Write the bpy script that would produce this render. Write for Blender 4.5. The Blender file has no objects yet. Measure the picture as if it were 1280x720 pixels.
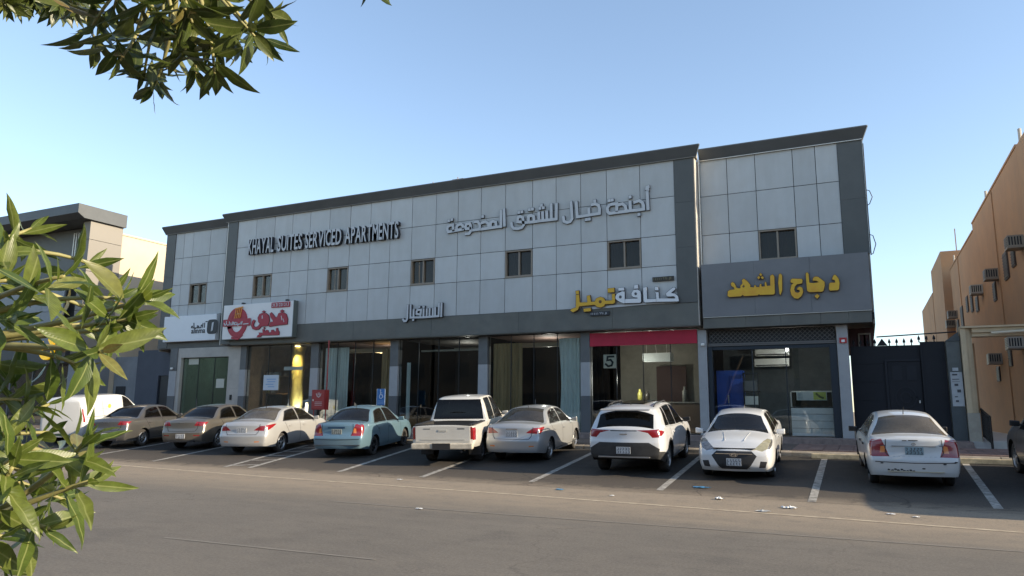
import bpy, bmesh, math, random
from mathutils import Vector, Matrix, Euler, noise
random.seed(11)
R = math.radians
sc = bpy.context.scene
# ---------------------------------------------------------------- camera
cam_d = bpy.data.cameras.new('camera'); cam = bpy.data.objects.new('camera', cam_d)
sc.collection.objects.link(cam); sc.camera = cam
_pi, _ro, _ya = R(9.433), R(0.4505), R(25.878)
fwd = Vector((-math.sin(_ya)*math.cos(_pi), math.cos(_ya)*math.cos(_pi), math.sin(_pi)))
rgt = Vector((math.cos(_ya), math.sin(_ya), 0)); up0 = rgt.cross(fwd)
r_ = rgt*math.cos(_ro)+up0*math.sin(_ro); u_ = up0*math.cos(_ro)-rgt*math.sin(_ro)
M3 = Matrix((r_, u_, -fwd)).transposed()
cam.matrix_world = Matrix.Translation((0, 0, 1.75)) @ M3.to_4x4()
cam_d.sensor_width = 36; cam_d.lens = 25.462; cam_d.clip_start = .05; cam_d.clip_end = 3000
# ---------------------------------------------------------------- sky, sun, exposure
SUN_EL, SUN_AZ = R(20.5), R(3.0)          # azimuth measured from +X towards +Y
w = bpy.data.worlds.new('World'); sc.world = w; w.use_nodes = True
nt = w.node_tree; bg = nt.nodes['Background']; sky = nt.nodes.new('ShaderNodeTexSky')
sky.sky_type = 'NISHITA'; sky.sun_disc = False; sky.sun_elevation = SUN_EL
sky.sun_rotation = math.pi/2-SUN_AZ; sky.air_density = 1.0; sky.dust_density = .8; sky.ozone_density = 1.3
sky.altitude = 900
gm = nt.nodes.new('ShaderNodeGamma'); gm.inputs[1].default_value = .86; nt.links.new(sky.outputs[0], gm.inputs[0]); nt.links.new(gm.outputs[0], bg.inputs[0]); bg.inputs[1].default_value = 0.15
sd = bpy.data.lights.new('sun', 'SUN'); sd.energy = 3.7; sd.angle = R(.53); sd.color = (1, .84, .62)
sun = bpy.data.objects.new('sun', sd); sc.collection.objects.link(sun)
sdir = Vector((math.cos(SUN_EL)*math.cos(SUN_AZ), math.cos(SUN_EL)*math.sin(SUN_AZ), math.sin(SUN_EL)))
sun.rotation_euler = sdir.to_track_quat('Z', 'Y').to_euler(); sun.location = (30, 5, 20)
sc.view_settings.view_transform = 'Standard'; sc.view_settings.look = 'None'
sc.view_settings.exposure = 1.27; sc.view_settings.gamma = 1
try:
    sc.cycles.max_bounces = 7; sc.cycles.transparent_max_bounces = 12
    sc.cycles.sample_clamp_indirect = 6; sc.cycles.caustics_reflective = False; sc.cycles.caustics_refractive = False
except Exception: pass
# ---------------------------------------------------------------- materials
MATS = {}
def mat(name, col, rough=.6, metal=0, var=.0, vscale=3., bump=0, bscale=40., coat=0, stretch=(1,1,1), rand=0, col2=None, spec=.5, dirt=0, emit=0, backdark=False, trans=0):
    if name in MATS: return MATS[name]
    m = bpy.data.materials.new(name); m.use_nodes = True; MATS[name] = m
    n = m.node_tree.nodes; l = m.node_tree.links; b = n['Principled BSDF']
    c = tuple(col)+(1,)
    b.inputs['Base Color'].default_value = c; b.inputs['Roughness'].default_value = rough
    b.inputs['Metallic'].default_value = metal; b.inputs['Specular IOR Level'].default_value = spec
    b.inputs['Coat Weight'].default_value = coat; b.inputs['Coat Roughness'].default_value = .06
    if emit: b.inputs['Emission Color'].default_value = c; b.inputs['Emission Strength'].default_value = emit
    tc = n.new('ShaderNodeTexCoord'); mp = n.new('ShaderNodeMapping'); l.new(tc.outputs['Object'], mp.inputs[0]); mp.inputs['Scale'].default_value = stretch
    src = None
    if var:
        nz = n.new('ShaderNodeTexNoise'); nz.inputs['Scale'].default_value = vscale; nz.inputs['Detail'].default_value = 6; nz.inputs['Roughness'].default_value = .65
        l.new(mp.outputs[0], nz.inputs[0]); mx = n.new('ShaderNodeMix'); mx.data_type = 'RGBA'
        rp = n.new('ShaderNodeMapRange'); rp.inputs[1].default_value = .3; rp.inputs[2].default_value = .7; l.new(nz.outputs[0], rp.inputs[0]); l.new(rp.outputs[0], mx.inputs[0])
        d = col2 if col2 else tuple(x*(1-var) for x in col)
        mx.inputs[6].default_value = tuple(min(1, x*(1+var*.5)) for x in col)+(1,) if not col2 else c
        mx.inputs[7].default_value = tuple(d)+(1,); l.new(mx.outputs[2], b.inputs['Base Color']); src = mx.outputs[2]
    if rand:
        oi = n.new('ShaderNodeObjectInfo'); hs = n.new('ShaderNodeHueSaturation'); mr = n.new('ShaderNodeMapRange')
        mr.inputs[3].default_value = 1-rand; mr.inputs[4].default_value = 1+rand; l.new(oi.outputs['Random'], mr.inputs[0]); l.new(mr.outputs[0], hs.inputs['Value'])
        if src: l.new(src, hs.inputs['Color'])
        else: hs.inputs['Color'].default_value = c
        l.new(hs.outputs[0], b.inputs['Base Color']); src = hs.outputs[0]
    if dirt:
        nz = n.new('ShaderNodeTexNoise'); nz.inputs['Scale'].default_value = 2.3; nz.inputs['Detail'].default_value = 8; l.new(tc.outputs['Object'], nz.inputs[0])
        mr = n.new('ShaderNodeMapRange'); mr.inputs[1].default_value = .35; mr.inputs[2].default_value = .75; mr.inputs[3].default_value = 0; mr.inputs[4].default_value = dirt; l.new(nz.outputs[0], mr.inputs[0])
        mx = n.new('ShaderNodeMix'); mx.data_type = 'RGBA'; l.new(mr.outputs[0], mx.inputs[0])
        if src: l.new(src, mx.inputs[6])
        else: mx.inputs[6].default_value = c
        mx.inputs[7].default_value = (.30, .25, .19, 1); l.new(mx.outputs[2], b.inputs['Base Color']); src = mx.outputs[2]
        mr2 = n.new('ShaderNodeMapRange'); mr2.inputs[3].default_value = rough; mr2.inputs[4].default_value = min(1, rough+.35*dirt*2); l.new(nz.outputs[0], mr2.inputs[0]); l.new(mr2.outputs[0], b.inputs['Roughness'])
    if bump:
        nb = n.new('ShaderNodeTexNoise'); nb.inputs['Scale'].default_value = bscale; nb.inputs['Detail'].default_value = 5; l.new(mp.outputs[0], nb.inputs[0])
        bp = n.new('ShaderNodeBump'); bp.inputs['Strength'].default_value = bump; bp.inputs['Distance'].default_value = .02; l.new(nb.outputs[0], bp.inputs['Height']); l.new(bp.outputs[0], b.inputs['Normal'])
    if backdark:
        g = n.new('ShaderNodeNewGeometry'); df = n.new('ShaderNodeBsdfDiffuse'); df.inputs[0].default_value = (.012, .012, .013, 1)
        ms = n.new('ShaderNodeMixShader'); l.new(g.outputs['Backfacing'], ms.inputs[0]); l.new(b.outputs[0], ms.inputs[1]); l.new(df.outputs[0], ms.inputs[2]); l.new(ms.outputs[0], n['Material Output'].inputs[0])
    return m
def glass(name, tint, refl=.08, rough=.01, dust=0):
    if name in MATS: return MATS[name]
    m = bpy.data.materials.new(name); m.use_nodes = True; MATS[name] = m
    n = m.node_tree.nodes; l = m.node_tree.links; n.remove(n['Principled BSDF'])
    t = n.new('ShaderNodeBsdfTransparent'); t.inputs[0].default_value = tuple(tint)+(1,)
    g = n.new('ShaderNodeBsdfGlossy'); g.inputs['Roughness'].default_value = rough; g.inputs[0].default_value = (.95, .95, .95, 1)
    fr = n.new('ShaderNodeFresnel'); fr.inputs[0].default_value = 1.5
    ad = n.new('ShaderNodeMath'); ad.operation = 'MULTIPLY_ADD'; ad.inputs[1].default_value = .62; ad.inputs[2].default_value = refl*.4; ad.use_clamp = True
    l.new(fr.outputs[0], ad.inputs[0])
    ms = n.new('ShaderNodeMixShader'); l.new(ad.outputs[0], ms.inputs[0]); l.new(t.outputs[0], ms.inputs[1]); l.new(g.outputs[0], ms.inputs[2])
    out = ms.outputs[0]
    if dust:
        tc = n.new('ShaderNodeTexCoord'); nz = n.new('ShaderNodeTexNoise'); nz.inputs['Scale'].default_value = 2.5; nz.inputs['Detail'].default_value = 7; l.new(tc.outputs['Object'], nz.inputs[0])
        mr = n.new('ShaderNodeMapRange'); mr.inputs[3].default_value = dust*.4; mr.inputs[4].default_value = dust*1.6; l.new(nz.outputs[0], mr.inputs[0])
        df = n.new('ShaderNodeBsdfDiffuse'); df.inputs[0].default_value = (.33, .29, .23, 1)
        m2 = n.new('ShaderNodeMixShader'); l.new(mr.outputs[0], m2.inputs[0]); l.new(out, m2.inputs[1]); l.new(df.outputs[0], m2.inputs[2]); out = m2.outputs[0]
    l.new(out, n['Material Output'].inputs[0])
    return m
# ---------------------------------------------------------------- mesh builder
def world_off(o):
    v = Vector((0, 0, 0))
    while o: v += o.location; o = o.parent
    return v
def tag(o, label=None, cat=None, group=None, kind=None):
    if label: o['label'] = label
    if cat: o['category'] = cat
    if group: o['group'] = group
    if kind: o['kind'] = kind
    return o
def thing(name, loc, label, cat, group=None):
    o = bpy.data.objects.new(name, None); sc.collection.objects.link(o); o.location = loc; o.empty_display_size = .2
    return tag(o, label, cat, group)
def link(name, me, parent=None):
    o = bpy.data.objects.new(name, me); sc.collection.objects.link(o)
    if parent: o.parent = parent
    return o
class MB:
    def __init__(s): s.v = []; s.f = []; s.m = []; s.mi = 0
    def quad(s, a, b, c, d):
        i = len(s.v); s.v += [a, b, c, d]; s.f.append((i, i+1, i+2, i+3)); s.m.append(s.mi); return s
    def box(s, x0, x1, y0, y1, z0, z1):
        i = len(s.v)
        s.v += [(x0,y0,z0),(x1,y0,z0),(x1,y1,z0),(x0,y1,z0),(x0,y0,z1),(x1,y0,z1),(x1,y1,z1),(x0,y1,z1)]
        for f in ((0,3,2,1),(4,5,6,7),(0,1,5,4),(1,2,6,5),(2,3,7,6),(3,0,4,7)): s.f.append(tuple(i+k for k in f)); s.m.append(s.mi)
        return s
    def pts(s, vs, fs):
        i = len(s.v); s.v += list(vs)
        for f in fs: s.f.append(tuple(i+k for k in f)); s.m.append(s.mi)
        return s
    def prism(s, prof, x0, x1, axis='x'):   # prof: list of (a,b); extruded along axis
        n = len(prof); P = lambda t, a, b: (t, a, b) if axis == 'x' else ((a, t, b) if axis == 'y' else (a, b, t))
        s.pts([P(x0, *p) for p in prof]+[P(x1, *p) for p in prof], [tuple(range(n))[::-1], tuple(range(n, 2*n))]+[(i, (i+1) % n, n+(i+1) % n, n+i) for i in range(n)])
        return s
    def tube(s, path, r, n=8, r2=None, cap=True):
        path = [Vector(p) for p in path]; k = len(path); i0 = len(s.v)
        for i, p in enumerate(path):
            d = (path[min(i+1, k-1)]-path[max(i-1, 0)]).normalized(); a = d.orthogonal().normalized() if i == 0 else (a-d*a.dot(d)).normalized(); b = d.cross(a)
            rr = r+(r2-r)*i/(k-1) if r2 is not None else r
            for j in range(n):
                t = 2*math.pi*j/n; s.v.append(tuple(p+(a*math.cos(t)+b*math.sin(t))*rr))
        for i in range(k-1):
            for j in range(n): s.f.append((i0+i*n+j, i0+i*n+(j+1) % n, i0+(i+1)*n+(j+1) % n, i0+(i+1)*n+j)); s.m.append(s.mi)
        if cap:
            s.f.append(tuple(i0+j for j in range(n))[::-1]); s.f.append(tuple(i0+(k-1)*n+j for j in range(n))); s.m += [s.mi]*2
        return s
    def lathe(s, prof, n=24, c=(0, 0, 0), axis='x'):   # prof (axial, radius)
        i0 = len(s.v); k = len(prof)
        for j in range(n):
            t = 2*math.pi*j/n; ct, st = math.cos(t), math.sin(t)
            for a, r in prof:
                s.v.append((c[0]+a, c[1]+r*ct, c[2]+r*st) if axis == 'x' else ((c[0]+r*ct, c[1]+a, c[2]+r*st) if axis == 'y' else (c[0]+r*ct, c[1]+r*st, c[2]+a)))
        for j in range(n):
            for i in range(k-1):
                a = i0+j*k+i; b = i0+((j+1) % n)*k+i; s.f.append((a, b, b+1, a+1)); s.m.append(s.mi)
        return s
    def strip(s, pl, w, y0, y1, xz=True):  # mitred stroke in the XZ plane, extruded between y0 (front) and y1
        pts = [Vector((p[0], p[1])) for p in pl]; n = len(pts)
        if n < 2: return s
        d0 = (pts[1]-pts[0]).normalized(); d1 = (pts[-1]-pts[-2]).normalized()
        L, Rr = [], []
        for i in range(n):
            if i == 0: t = d0; nn = Vector((-t.y, t.x)); m = 1; p = pts[0]-d0*w*.35
            elif i == n-1: t = d1; nn = Vector((-t.y, t.x)); m = 1; p = pts[-1]+d1*w*.35
            else:
                a = (pts[i]-pts[i-1]).normalized(); b = (pts[i+1]-pts[i]).normalized(); t = a+b
                t = t.normalized() if t.length > 1e-4 else a; nn = Vector((-t.y, t.x)); m = min(1.5, 1/max(.5, nn.dot(Vector((-a.y, a.x))))); p = pts[i]
            L.append(p+nn*w/2*m); Rr.append(p-nn*w/2*m)
        i0 = len(s.v)
        for i in range(n):
            for q, y in ((L[i], y0), (Rr[i], y0), (L[i], y1), (Rr[i], y1)): s.v.append((q.x, y, q.y))
        for i in range(n-1):
            a = i0+4*i; b = a+4
            for f in ((a, b, b+1, a+1), (a+2, a+3, b+3, b+2), (a, a+2, b+2, b), (a+1, b+1, b+3, a+3)): s.f.append(f); s.m.append(s.mi)
        for f in ((i0, i0+1, i0+3, i0+2), (i0+4*(n-1), i0+4*(n-1)+2, i0+4*(n-1)+3, i0+4*(n-1)+1)): s.f.append(f); s.m.append(s.mi)
        return s
    def build(s, name, mats, parent=None, smooth=False, fix=True):
        me = bpy.data.meshes.new(name); off = world_off(parent) if parent else Vector((0, 0, 0))
        me.from_pydata([tuple(Vector(v)-off) for v in s.v], [], s.f)
        if not isinstance(mats, (list, tuple)): mats = [mats]
        for m in mats: me.materials.append(m)
        me.polygons.foreach_set('material_index', s.m)
        if smooth: me.polygons.foreach_set('use_smooth', [True]*len(me.polygons))
        if fix:
            bm = bmesh.new(); bm.from_mesh(me); bmesh.ops.recalc_face_normals(bm, faces=bm.faces); bm.to_mesh(me); bm.free()
        me.update(); return link(name, me, parent)
def bevel_obj(o, w=.01, seg=2):
    bm = bmesh.new(); bm.from_mesh(o.data); bmesh.ops.remove_doubles(bm, verts=bm.verts, dist=1e-5)
    bmesh.ops.bevel(bm, geom=[e for e in bm.edges if e.calc_face_angle(0) > .5], offset=w, segments=seg, affect='EDGES', profile=.6)
    bm.to_mesh(o.data); bm.free(); return o
def copy_tree(o, parent=None):
    c = o.copy(); sc.collection.objects.link(c); c.parent = parent
    for ch in [x for x in CH.get(o.name, [])]: copy_tree(ch, c)
    return c
CH = {}
def index_children():
    CH.clear()
    for o in sc.objects:
        if o.parent: CH.setdefault(o.parent.name, []).append(o)
def text_mesh(txt, size, depth, sx=1, bold=0., shear=0):
    cu = bpy.data.curves.new('letter', 'FONT'); cu.body = txt; cu.size = size; cu.extrude = depth/2; cu.offset = bold; cu.shear = shear; cu.resolution_u = 3
    o = bpy.data.objects.new('letter', cu); sc.collection.objects.link(o); dg = bpy.context.evaluated_depsgraph_get(); dg.update()
    me = bpy.data.meshes.new_from_object(o.evaluated_get(dg)); bpy.data.objects.remove(o); bpy.data.curves.remove(cu)
    # lay in XZ plane facing -Y
    me.transform(Matrix(((sx, 0, 0, 0), (0, 0, -1, 0), (0, 1, 0, 0), (0, 0, 0, 1))))
    return me
def write_text(txt, x0, x1, z0, z1, y, m, parent, name='lettering', depth=.01, bold=0., slope=0):
    """one flat piece of print that fills the box x0..x1, z0..z1 on the plane y"""
    me = text_mesh(txt, 1, depth, 1, bold); vs = [v.co for v in me.vertices]
    if not vs: return None
    a0, a1 = min(v.x for v in vs), max(v.x for v in vs); b0, b1 = min(v.z for v in vs), max(v.z for v in vs); off = world_off(parent)
    for v in me.vertices:
        x = x0+(v.co.x-a0)/(a1-a0)*(x1-x0); z = z0+(v.co.z-b0)/(b1-b0)*(z1-z0); v.co = Vector((x, y+v.co.y, z))-off
    me.materials.clear(); me.materials.append(m); return link(name, me, parent)
def gz(Y):
    if Y < 13.5: return 0.
    if Y < 15.5: return .06*((Y-13.5)/2)**2
    if Y < 21.9: return .06+.07*(Y-15.5)
    return .508
# ================================================================ GROUND
m_joint0 = mat('dark opening', (.02, .022, .024), .5)
def ground_mat(name, kind):
    m = bpy.data.materials.new(name); m.use_nodes = True; n = m.node_tree.nodes; l = m.node_tree.links; b = n['Principled BSDF']
    tc = n.new('ShaderNodeTexCoord'); sx = n.new('ShaderNodeSeparateXYZ'); l.new(tc.outputs['Object'], sx.inputs[0])
    def noise_(scale, det=6, st=(1, 1, 1), rough=.6):
        mp = n.new('ShaderNodeMapping'); mp.inputs['Scale'].default_value = st; l.new(tc.outputs['Object'], mp.inputs[0])
        z = n.new('ShaderNodeTexNoise'); z.inputs['Scale'].default_value = scale; z.inputs['Detail'].default_value = det; z.inputs['Roughness'].default_value = rough; l.new(mp.outputs[0], z.inputs[0]); return z.outputs[0]
    def rng(src, a, b_, c=0., d=1.):
        r = n.new('ShaderNodeMapRange'); r.inputs[1].default_value = a; r.inputs[2].default_value = b_; r.inputs[3].default_value = c; r.inputs[4].default_value = d; l.new(src, r.inputs[0]); return r.outputs[0]
    def mix(f, a, b_):
        x = n.new('ShaderNodeMix'); x.data_type = 'RGBA'
        if isinstance(f, float): x.inputs[0].default_value = f
        else: l.new(f, x.inputs[0])
        for k, v in ((6, a), (7, b_)):
            if isinstance(v, tuple): x.inputs[k].default_value = v+(1,)
            else: l.new(v, x.inputs[k])
        return x.outputs[2]
    def math_(op, a, b_):
        x = n.new('ShaderNodeMath'); x.operation = op; x.use_clamp = op in ('MULTIPLY',)
        for k, v in ((0, a), (1, b_)):
            if isinstance(v, (int, float)): x.inputs[k].default_value = v
            else: l.new(v, x.inputs[k])
        return x.outputs[0]
    big = noise_(.35, 5); mid = noise_(2.2, 7, (1, 1, 1), .7); fine = noise_(90, 3, (1, 1, 1), .8); streak = noise_(1.0, 9, (.16, 1.3, 1), .72)
    sand = (.34, .275, .20); grit = noise_(28, 4, (1, 1, 1), .85); stain = noise_(.9, 3, (1, 1, 1), .4); blot = noise_(5., 6, (.5, 1, 1), .75)
    if kind == 'road':
        base = mix(rng(big, .35, .65), (.155, .139, .117), (.192, .171, .142)); base = mix(rng(streak, .48, .8, 0, .55), base, (.225, .195, .158))
        base = mix(rng(streak, .40, .25, 0, .4), base, (.11, .10, .09))
        base = mix(rng(blot, .52, .72, 0, .5), base, (.10, .092, .08)); base = mix(rng(stain, .60, .72, 0, .45), base, (.11, .10, .088)); base = mix(rng(blot, .46, .30, 0, .35), base, (.235, .205, .165))
        vo = n.new('ShaderNodeTexVoronoi'); vo.feature = 'DISTANCE_TO_EDGE'; vo.inputs['Scale'].default_value = .22
        addn = n.new('ShaderNodeVectorMath'); addn.operation = 'ADD'; nv = n.new('ShaderNodeTexNoise'); nv.inputs['Scale'].default_value = 1.6; nv.inputs['Detail'].default_value = 6; l.new(tc.outputs['Object'], nv.inputs[0]); l.new(tc.outputs['Object'], addn.inputs[0]); l.new(nv.outputs[1], addn.inputs[1]); l.new(addn.outputs[0], vo.inputs[0])
        base = mix(math_('MULTIPLY', rng(vo.outputs[0], .006, .002, 0, .3), rng(big, .45, .6)), base, (.05, .045, .04))
        y = math_('ADD', sx.outputs[1], math_('MULTIPLY', math_('SUBTRACT', streak, .5), 4.0))
        f = math_('MULTIPLY', rng(y, 10.8, 13.4), rng(mid, .1, .5)); f = math_('MULTIPLY', f, rng(sx.outputs[1], 20, 15.4, .3, 1.))
        base = mix(f, base, sand)
    elif kind == 'lot':
        base = mix(rng(big, .35, .65), (.022, .021, .020), (.036, .033, .030)); base = mix(rng(mid, .5, .8, 0, .6), base, (.085, .073, .06))
        y = math_('ADD', sx.outputs[1], math_('MULTIPLY', math_('SUBTRACT', mid, .5), 2.6))
        f = rng(y, 18.2, 15.2, .0, .85); base = mix(f, base, (.13, .105, .08)); f = rng(y, 15.9, 15.3, 0, .8); base = mix(f, base, (.31, .25, .18))
        vo = n.new('ShaderNodeTexVoronoi'); vo.feature = 'DISTANCE_TO_EDGE'; vo.inputs['Scale'].default_value = .33
        dm = n.new('ShaderNodeMapping'); l.new(tc.outputs['Object'], dm.inputs[0]); addn = n.new('ShaderNodeVectorMath'); addn.operation = 'ADD'; nv = n.new('ShaderNodeTexNoise'); nv.inputs['Scale'].default_value = 1.2; l.new(tc.outputs['Object'], nv.inputs[0])
        l.new(dm.outputs[0], addn.inputs[0]); l.new(nv.outputs[1], addn.inputs[1]); l.new(addn.outputs[0], vo.inputs[0])
        base = mix(rng(vo.outputs[0], .010, .004, 0, .45), base, (.012, .011, .010))
    elif kind == 'walk':
        base = mix(rng(mid, .3, .7), (.20, .15, .12), (.12, .095, .08)); base = mix(rng(big, .5, .7, 0, .5), base, (.26, .22, .17))
    else:
        base = mix(rng(mid, .3, .7), (.30, .24, .17), (.22, .175, .125))
    base = mix(rng(grit, .50, .72, 0, .6), base, (.07, .063, .055)); base = mix(rng(grit, .48, .30, 0, .5), base, (.31, .28, .23) if kind != 'lot' else (.17, .15, .125))
    base = mix(rng(fine, .25, .75, 0, .35), base, tuple(x*.5 for x in (.1, .09, .08)) if kind != 'sand' else (.2, .15, .1))
    l.new(base, b.inputs['Base Color']); b.inputs['Roughness'].default_value = .93; b.inputs['Specular IOR Level'].default_value = .25
    bp = n.new('ShaderNodeBump'); bp.inputs['Strength'].default_value = .6; bp.inputs['Distance'].default_value = .012
    l.new(math_('ADD', fine, math_('MULTIPLY', mid, 2.0)), bp.inputs['Height']); l.new(bp.outputs[0], b.inputs['Normal'])
    return m
def sheet(name, y0, y1, x0, x1, dz, m, kind='structure', ny=None, parent=None):
    ys = sorted(set([y0, y1]+[y for y in (13.5, 14, 14.5, 15, 15.5, 17, 19, 21.9) if y0 < y < y1])); mb = MB()
    xs = [x0+(x1-x0)*i/24 for i in range(25)]
    for a, b_ in zip(ys, ys[1:]):
        for c, d in zip(xs, xs[1:]): mb.quad((c, a, gz(a)+dz), (d, a, gz(a)+dz), (d, b_, gz(b_)+dz), (c, b_, gz(b_)+dz))
    o = mb.build(name, m, parent); o['kind'] = kind; return o
sheet('ground', -300, 900, -900, 900, -.03, ground_mat('sandy ground', 'sand'))
road = sheet('road', -2.5, 15.35, -220, 220, .0, ground_mat('dusty asphalt', 'road'))
lot = sheet('parking_lot', 15.2, 21.95, -60, 30, .004, ground_mat('dark asphalt', 'lot'))
worn = mat('worn white paint', (.46, .435, .38), .8, var=.75, vscale=7, col2=(.10, .09, .078))
faint = mat('faded road paint', (.225, .20, .165), .85, var=.6, vscale=4, col2=(.16, .143, .12))
def line(name, pts, w, m, parent, dz=.009):
    mb = MB(); P = []
    for (xa, ya), (xb, yb) in zip(pts, pts[1:]):
        k = max(1, int(math.hypot(xb-xa, yb-ya)/.35)); P += [(xa+(xb-xa)*i/k, ya+(yb-ya)*i/k) for i in range(k)]
    P.append(pts[-1])
    for i in range(len(P)-1):
        a, b_ = Vector(P[i]), Vector(P[i+1]); t = (b_-a).normalized(); nn = Vector((-t.y, t.x))*w/2
        q = [a-nn, b_-nn, b_+nn, a+nn]; mb.quad(*[(v.x, v.y, gz(v.y)+dz) for v in q])
    return mb.build(name, m, parent)
BL = [((-1.11, 21.7), (-1.05, 15.2)), ((2.11, 21.5), (1.97, 15.6)), ((-4.3, 21.2), (-4.05, 15.55)), ((-7.5, 21.2), (-7.08, 15.7)), ((-10.7, 21.2), (-9.95, 15.5)),
      ((-13.75, 21.2), (-12.57, 15.6)), ((-17.0, 20.4), (-15.57, 15.45)), ((-17.9, 20.4), (-16.4, 15.35)), ((-21.0, 20.5), (-19.69, 15.6)), ((-24.3, 20.5), (-23.0, 15.6)), ((-27.4, 20.5), (-26.2, 15.6)), ((5.2, 21.5), (5.1, 15.6)), ((-30.5, 20.5), (-29.3, 15.6))]
for a, b_ in BL: line('bay_line', [a, b_], .15, worn, lot)
for t in (.12, .32, .52, .72, .9):
    line('hatch_line', [(-17.0+1.43*(1-t)-.05, 20.4-4.95*(1-t)), (-17.9+1.5*(1-t)+.06, 20.4-5.05*(1-t)-.35)], .1, worn, lot)
line('edge_line', [(-45, 15.0), (-20, 14.6), (-13.6, 14.15), (-6.7, 13.88), (1.96, 13.3), (12, 12.7), (40, 12.0)], .13, mat('yellowed edge line', (.50, .42, .30), .85, var=.6, vscale=5, col2=(.27, .21, .15)), road, .005)
line('faded_line', [(-9.2, 11.2), (-5.42, 11.25), (1.68, 11.5), (6, 11.6)], .07, faint, road, .005)
line('faded_line', [(-8.6, 7.1), (-5.25, 7.26)], .05, faint, road, .005)
# pavement, kerb stones, step
m_walk = ground_mat('pavement', 'walk')
mb = MB(); mb.quad((-60, 22.05, .632), (30, 22.05, .632), (30, 25.3, .70), (-60, 25.3, .70)); pave = mb.build('pavement', m_walk); pave['kind'] = 'structure'
mb = MB(); mb.box(-33.9, 2.75, 25.28, 26.66, .4, .872); step = mb.build('entrance_step', mat('step stone', (.22, .17, .15), .8, var=.4, vscale=4)); step['kind'] = 'structure'
bm_k = MB(); bm_k.prism([(21.9, .3), (21.9, .60), (21.93, .636), (22.07, .638), (22.07, .3)], 0, .985)
k0 = bm_k.build('kerb_stone', mat('kerb concrete', (.36, .31, .24), .85, var=.35, vscale=3, rand=.14)); kerb = bpy.data.objects.new('kerb', None); sc.collection.objects.link(kerb); kerb['kind'] = 'structure'
k0.parent = kerb; k0.location = (-36, 0, 0)
for i in range(1, 48):
    c = k0.copy(); sc.collection.objects.link(c); c.parent = kerb; c.location = (-36+i, random.uniform(-.008, .008), random.uniform(-.008, .004)); c.rotation_euler.z = random.uniform(-.004, .004)
# step paving stones near the gate
tile_m = mat('reddish paving stone', (.23, .15, .125), .85, var=.4, vscale=5, rand=.2)
mb = MB(); mb.box(0, .385, 0, .385, 0, .03); t0 = mb.build('paving_stone', tile_m); t0.parent = pave; t0.location = (-2, 24.4, .66)
ntile = 0
for i in range(16):
    for j in range(7):
        if i == 0 and j == 5: continue
        c = t0.copy(); sc.collection.objects.link(c); c.parent = pave; yy = 22.4+j*.4; c.location = (-2+i*.4, yy, .632+(yy-22.05)*.021-.012+random.uniform(0, .006))
t0.location.z = .665
# concrete wheel stops
stop_m = mat('yellowish concrete', (.52, .43, .27), .85, var=.4, vscale=6, bump=.3)
for i, (x, lab) in enumerate([(-.65, 'yellowish concrete wheel stop left of the scuffed white sedan, in the sun'), (2.6, 'yellowish concrete wheel stop right of the scuffed white sedan')]):
    mb = MB(); L_ = .78; mb.prism([(-.11, 0), (-.08, .13), (.08, .13), (.11, 0)], -L_, L_); mb.v = [(v[0]+x, v[1]+21.55, v[2]+gz(21.55)) for v in mb.v]
    o = mb.build('wheel_stop', stop_m); bevel_obj(o, .02, 2); tag(o, lab, 'wheel stop', 'concrete wheel stops along the kerb')
# the far side of the street, behind the camera (seen only as reflections in the shop glass)
ofm = mat('opposite facade', (.10, .085, .07), .85, var=.3, vscale=.4)
for i, (x0, x1, h) in enumerate(((-240, -46, 10), (-45.5, -24, 11), (-23.6, -6, 8.8), (-5.5, 16, 10.5), (16.5, 140, 9))):
    ot = thing('opposite_building', ((x0+x1)/2, -22, 0), 'brown building across the street, %s of its row, seen only in reflections' % ('leftmost', 'second from left', 'middle one', 'second from right', 'rightmost')[i], 'building'); MB().box(x0, x1, -34, -20, -.2, h).build('wall', ofm, ot)
    k = min(8, int((x1-x0)/3.2)); x0 = max(x0, x1-k*3.2)
    for j in range(k): MB().box(x0+.8+j*3.2, x0+2.4+j*3.2, -19.99, -19.9, 5.2, 6.9).build('window', m_joint0, ot); MB().box(x0+.3+j*3.2, x0+3.0+j*3.2, -19.99, -19.9, .3, 3.4).build('shop_window', m_joint0, ot)
# ================================================================ MAIN BUILDING
A = (-16.7, 26.3, .87)
bld = thing('apartment_building', A, 'two storey building clad in pale grey panels with dark columns, shops below', 'building')
m_panel = mat('pale aluminium panel', (.452, .466, .466), .45, .08, var=.07, vscale=2.2, stretch=(1, 1, .16), rand=.07, dirt=.13)
m_dark = mat('dark grey cladding', (.095, .098, .094), .5, .2, var=.12, vscale=1.5, rand=.05)
m_fas = mat('grey green fascia', (.115, .118, .106), .55, .1, var=.2, vscale=1.2, dirt=.1)
m_fas2 = mat('mid grey sign panel', (.165, .168, .175), .55, .1, var=.12, vscale=1.)
m_corn = mat('charcoal cornice', (.082, .089, .094), .5, .2, var=.15, vscale=1.)
m_joint = mat('black joint backing', (.05, .052, .054), .9)
m_trim = mat('pale metal trim', (.62, .60, .55), .4, .3)
m_plaster = mat('building side plaster', (.42, .38, .32), .9, var=.2, vscale=1.)
m_pane = glass('window glass', (.40, .40, .38), .0, .03, dust=.05)
m_frame = mat('bronze window frame', (.25, .21, .165), .55, .1)
m_curt = mat('window curtain', (.75, .68, .58), .9, var=.5, vscale=14, stretch=(1, 1, .05), col2=(.14, .12, .10))
m_in = mat('dark interior', (.03, .03, .032), .9)
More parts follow.
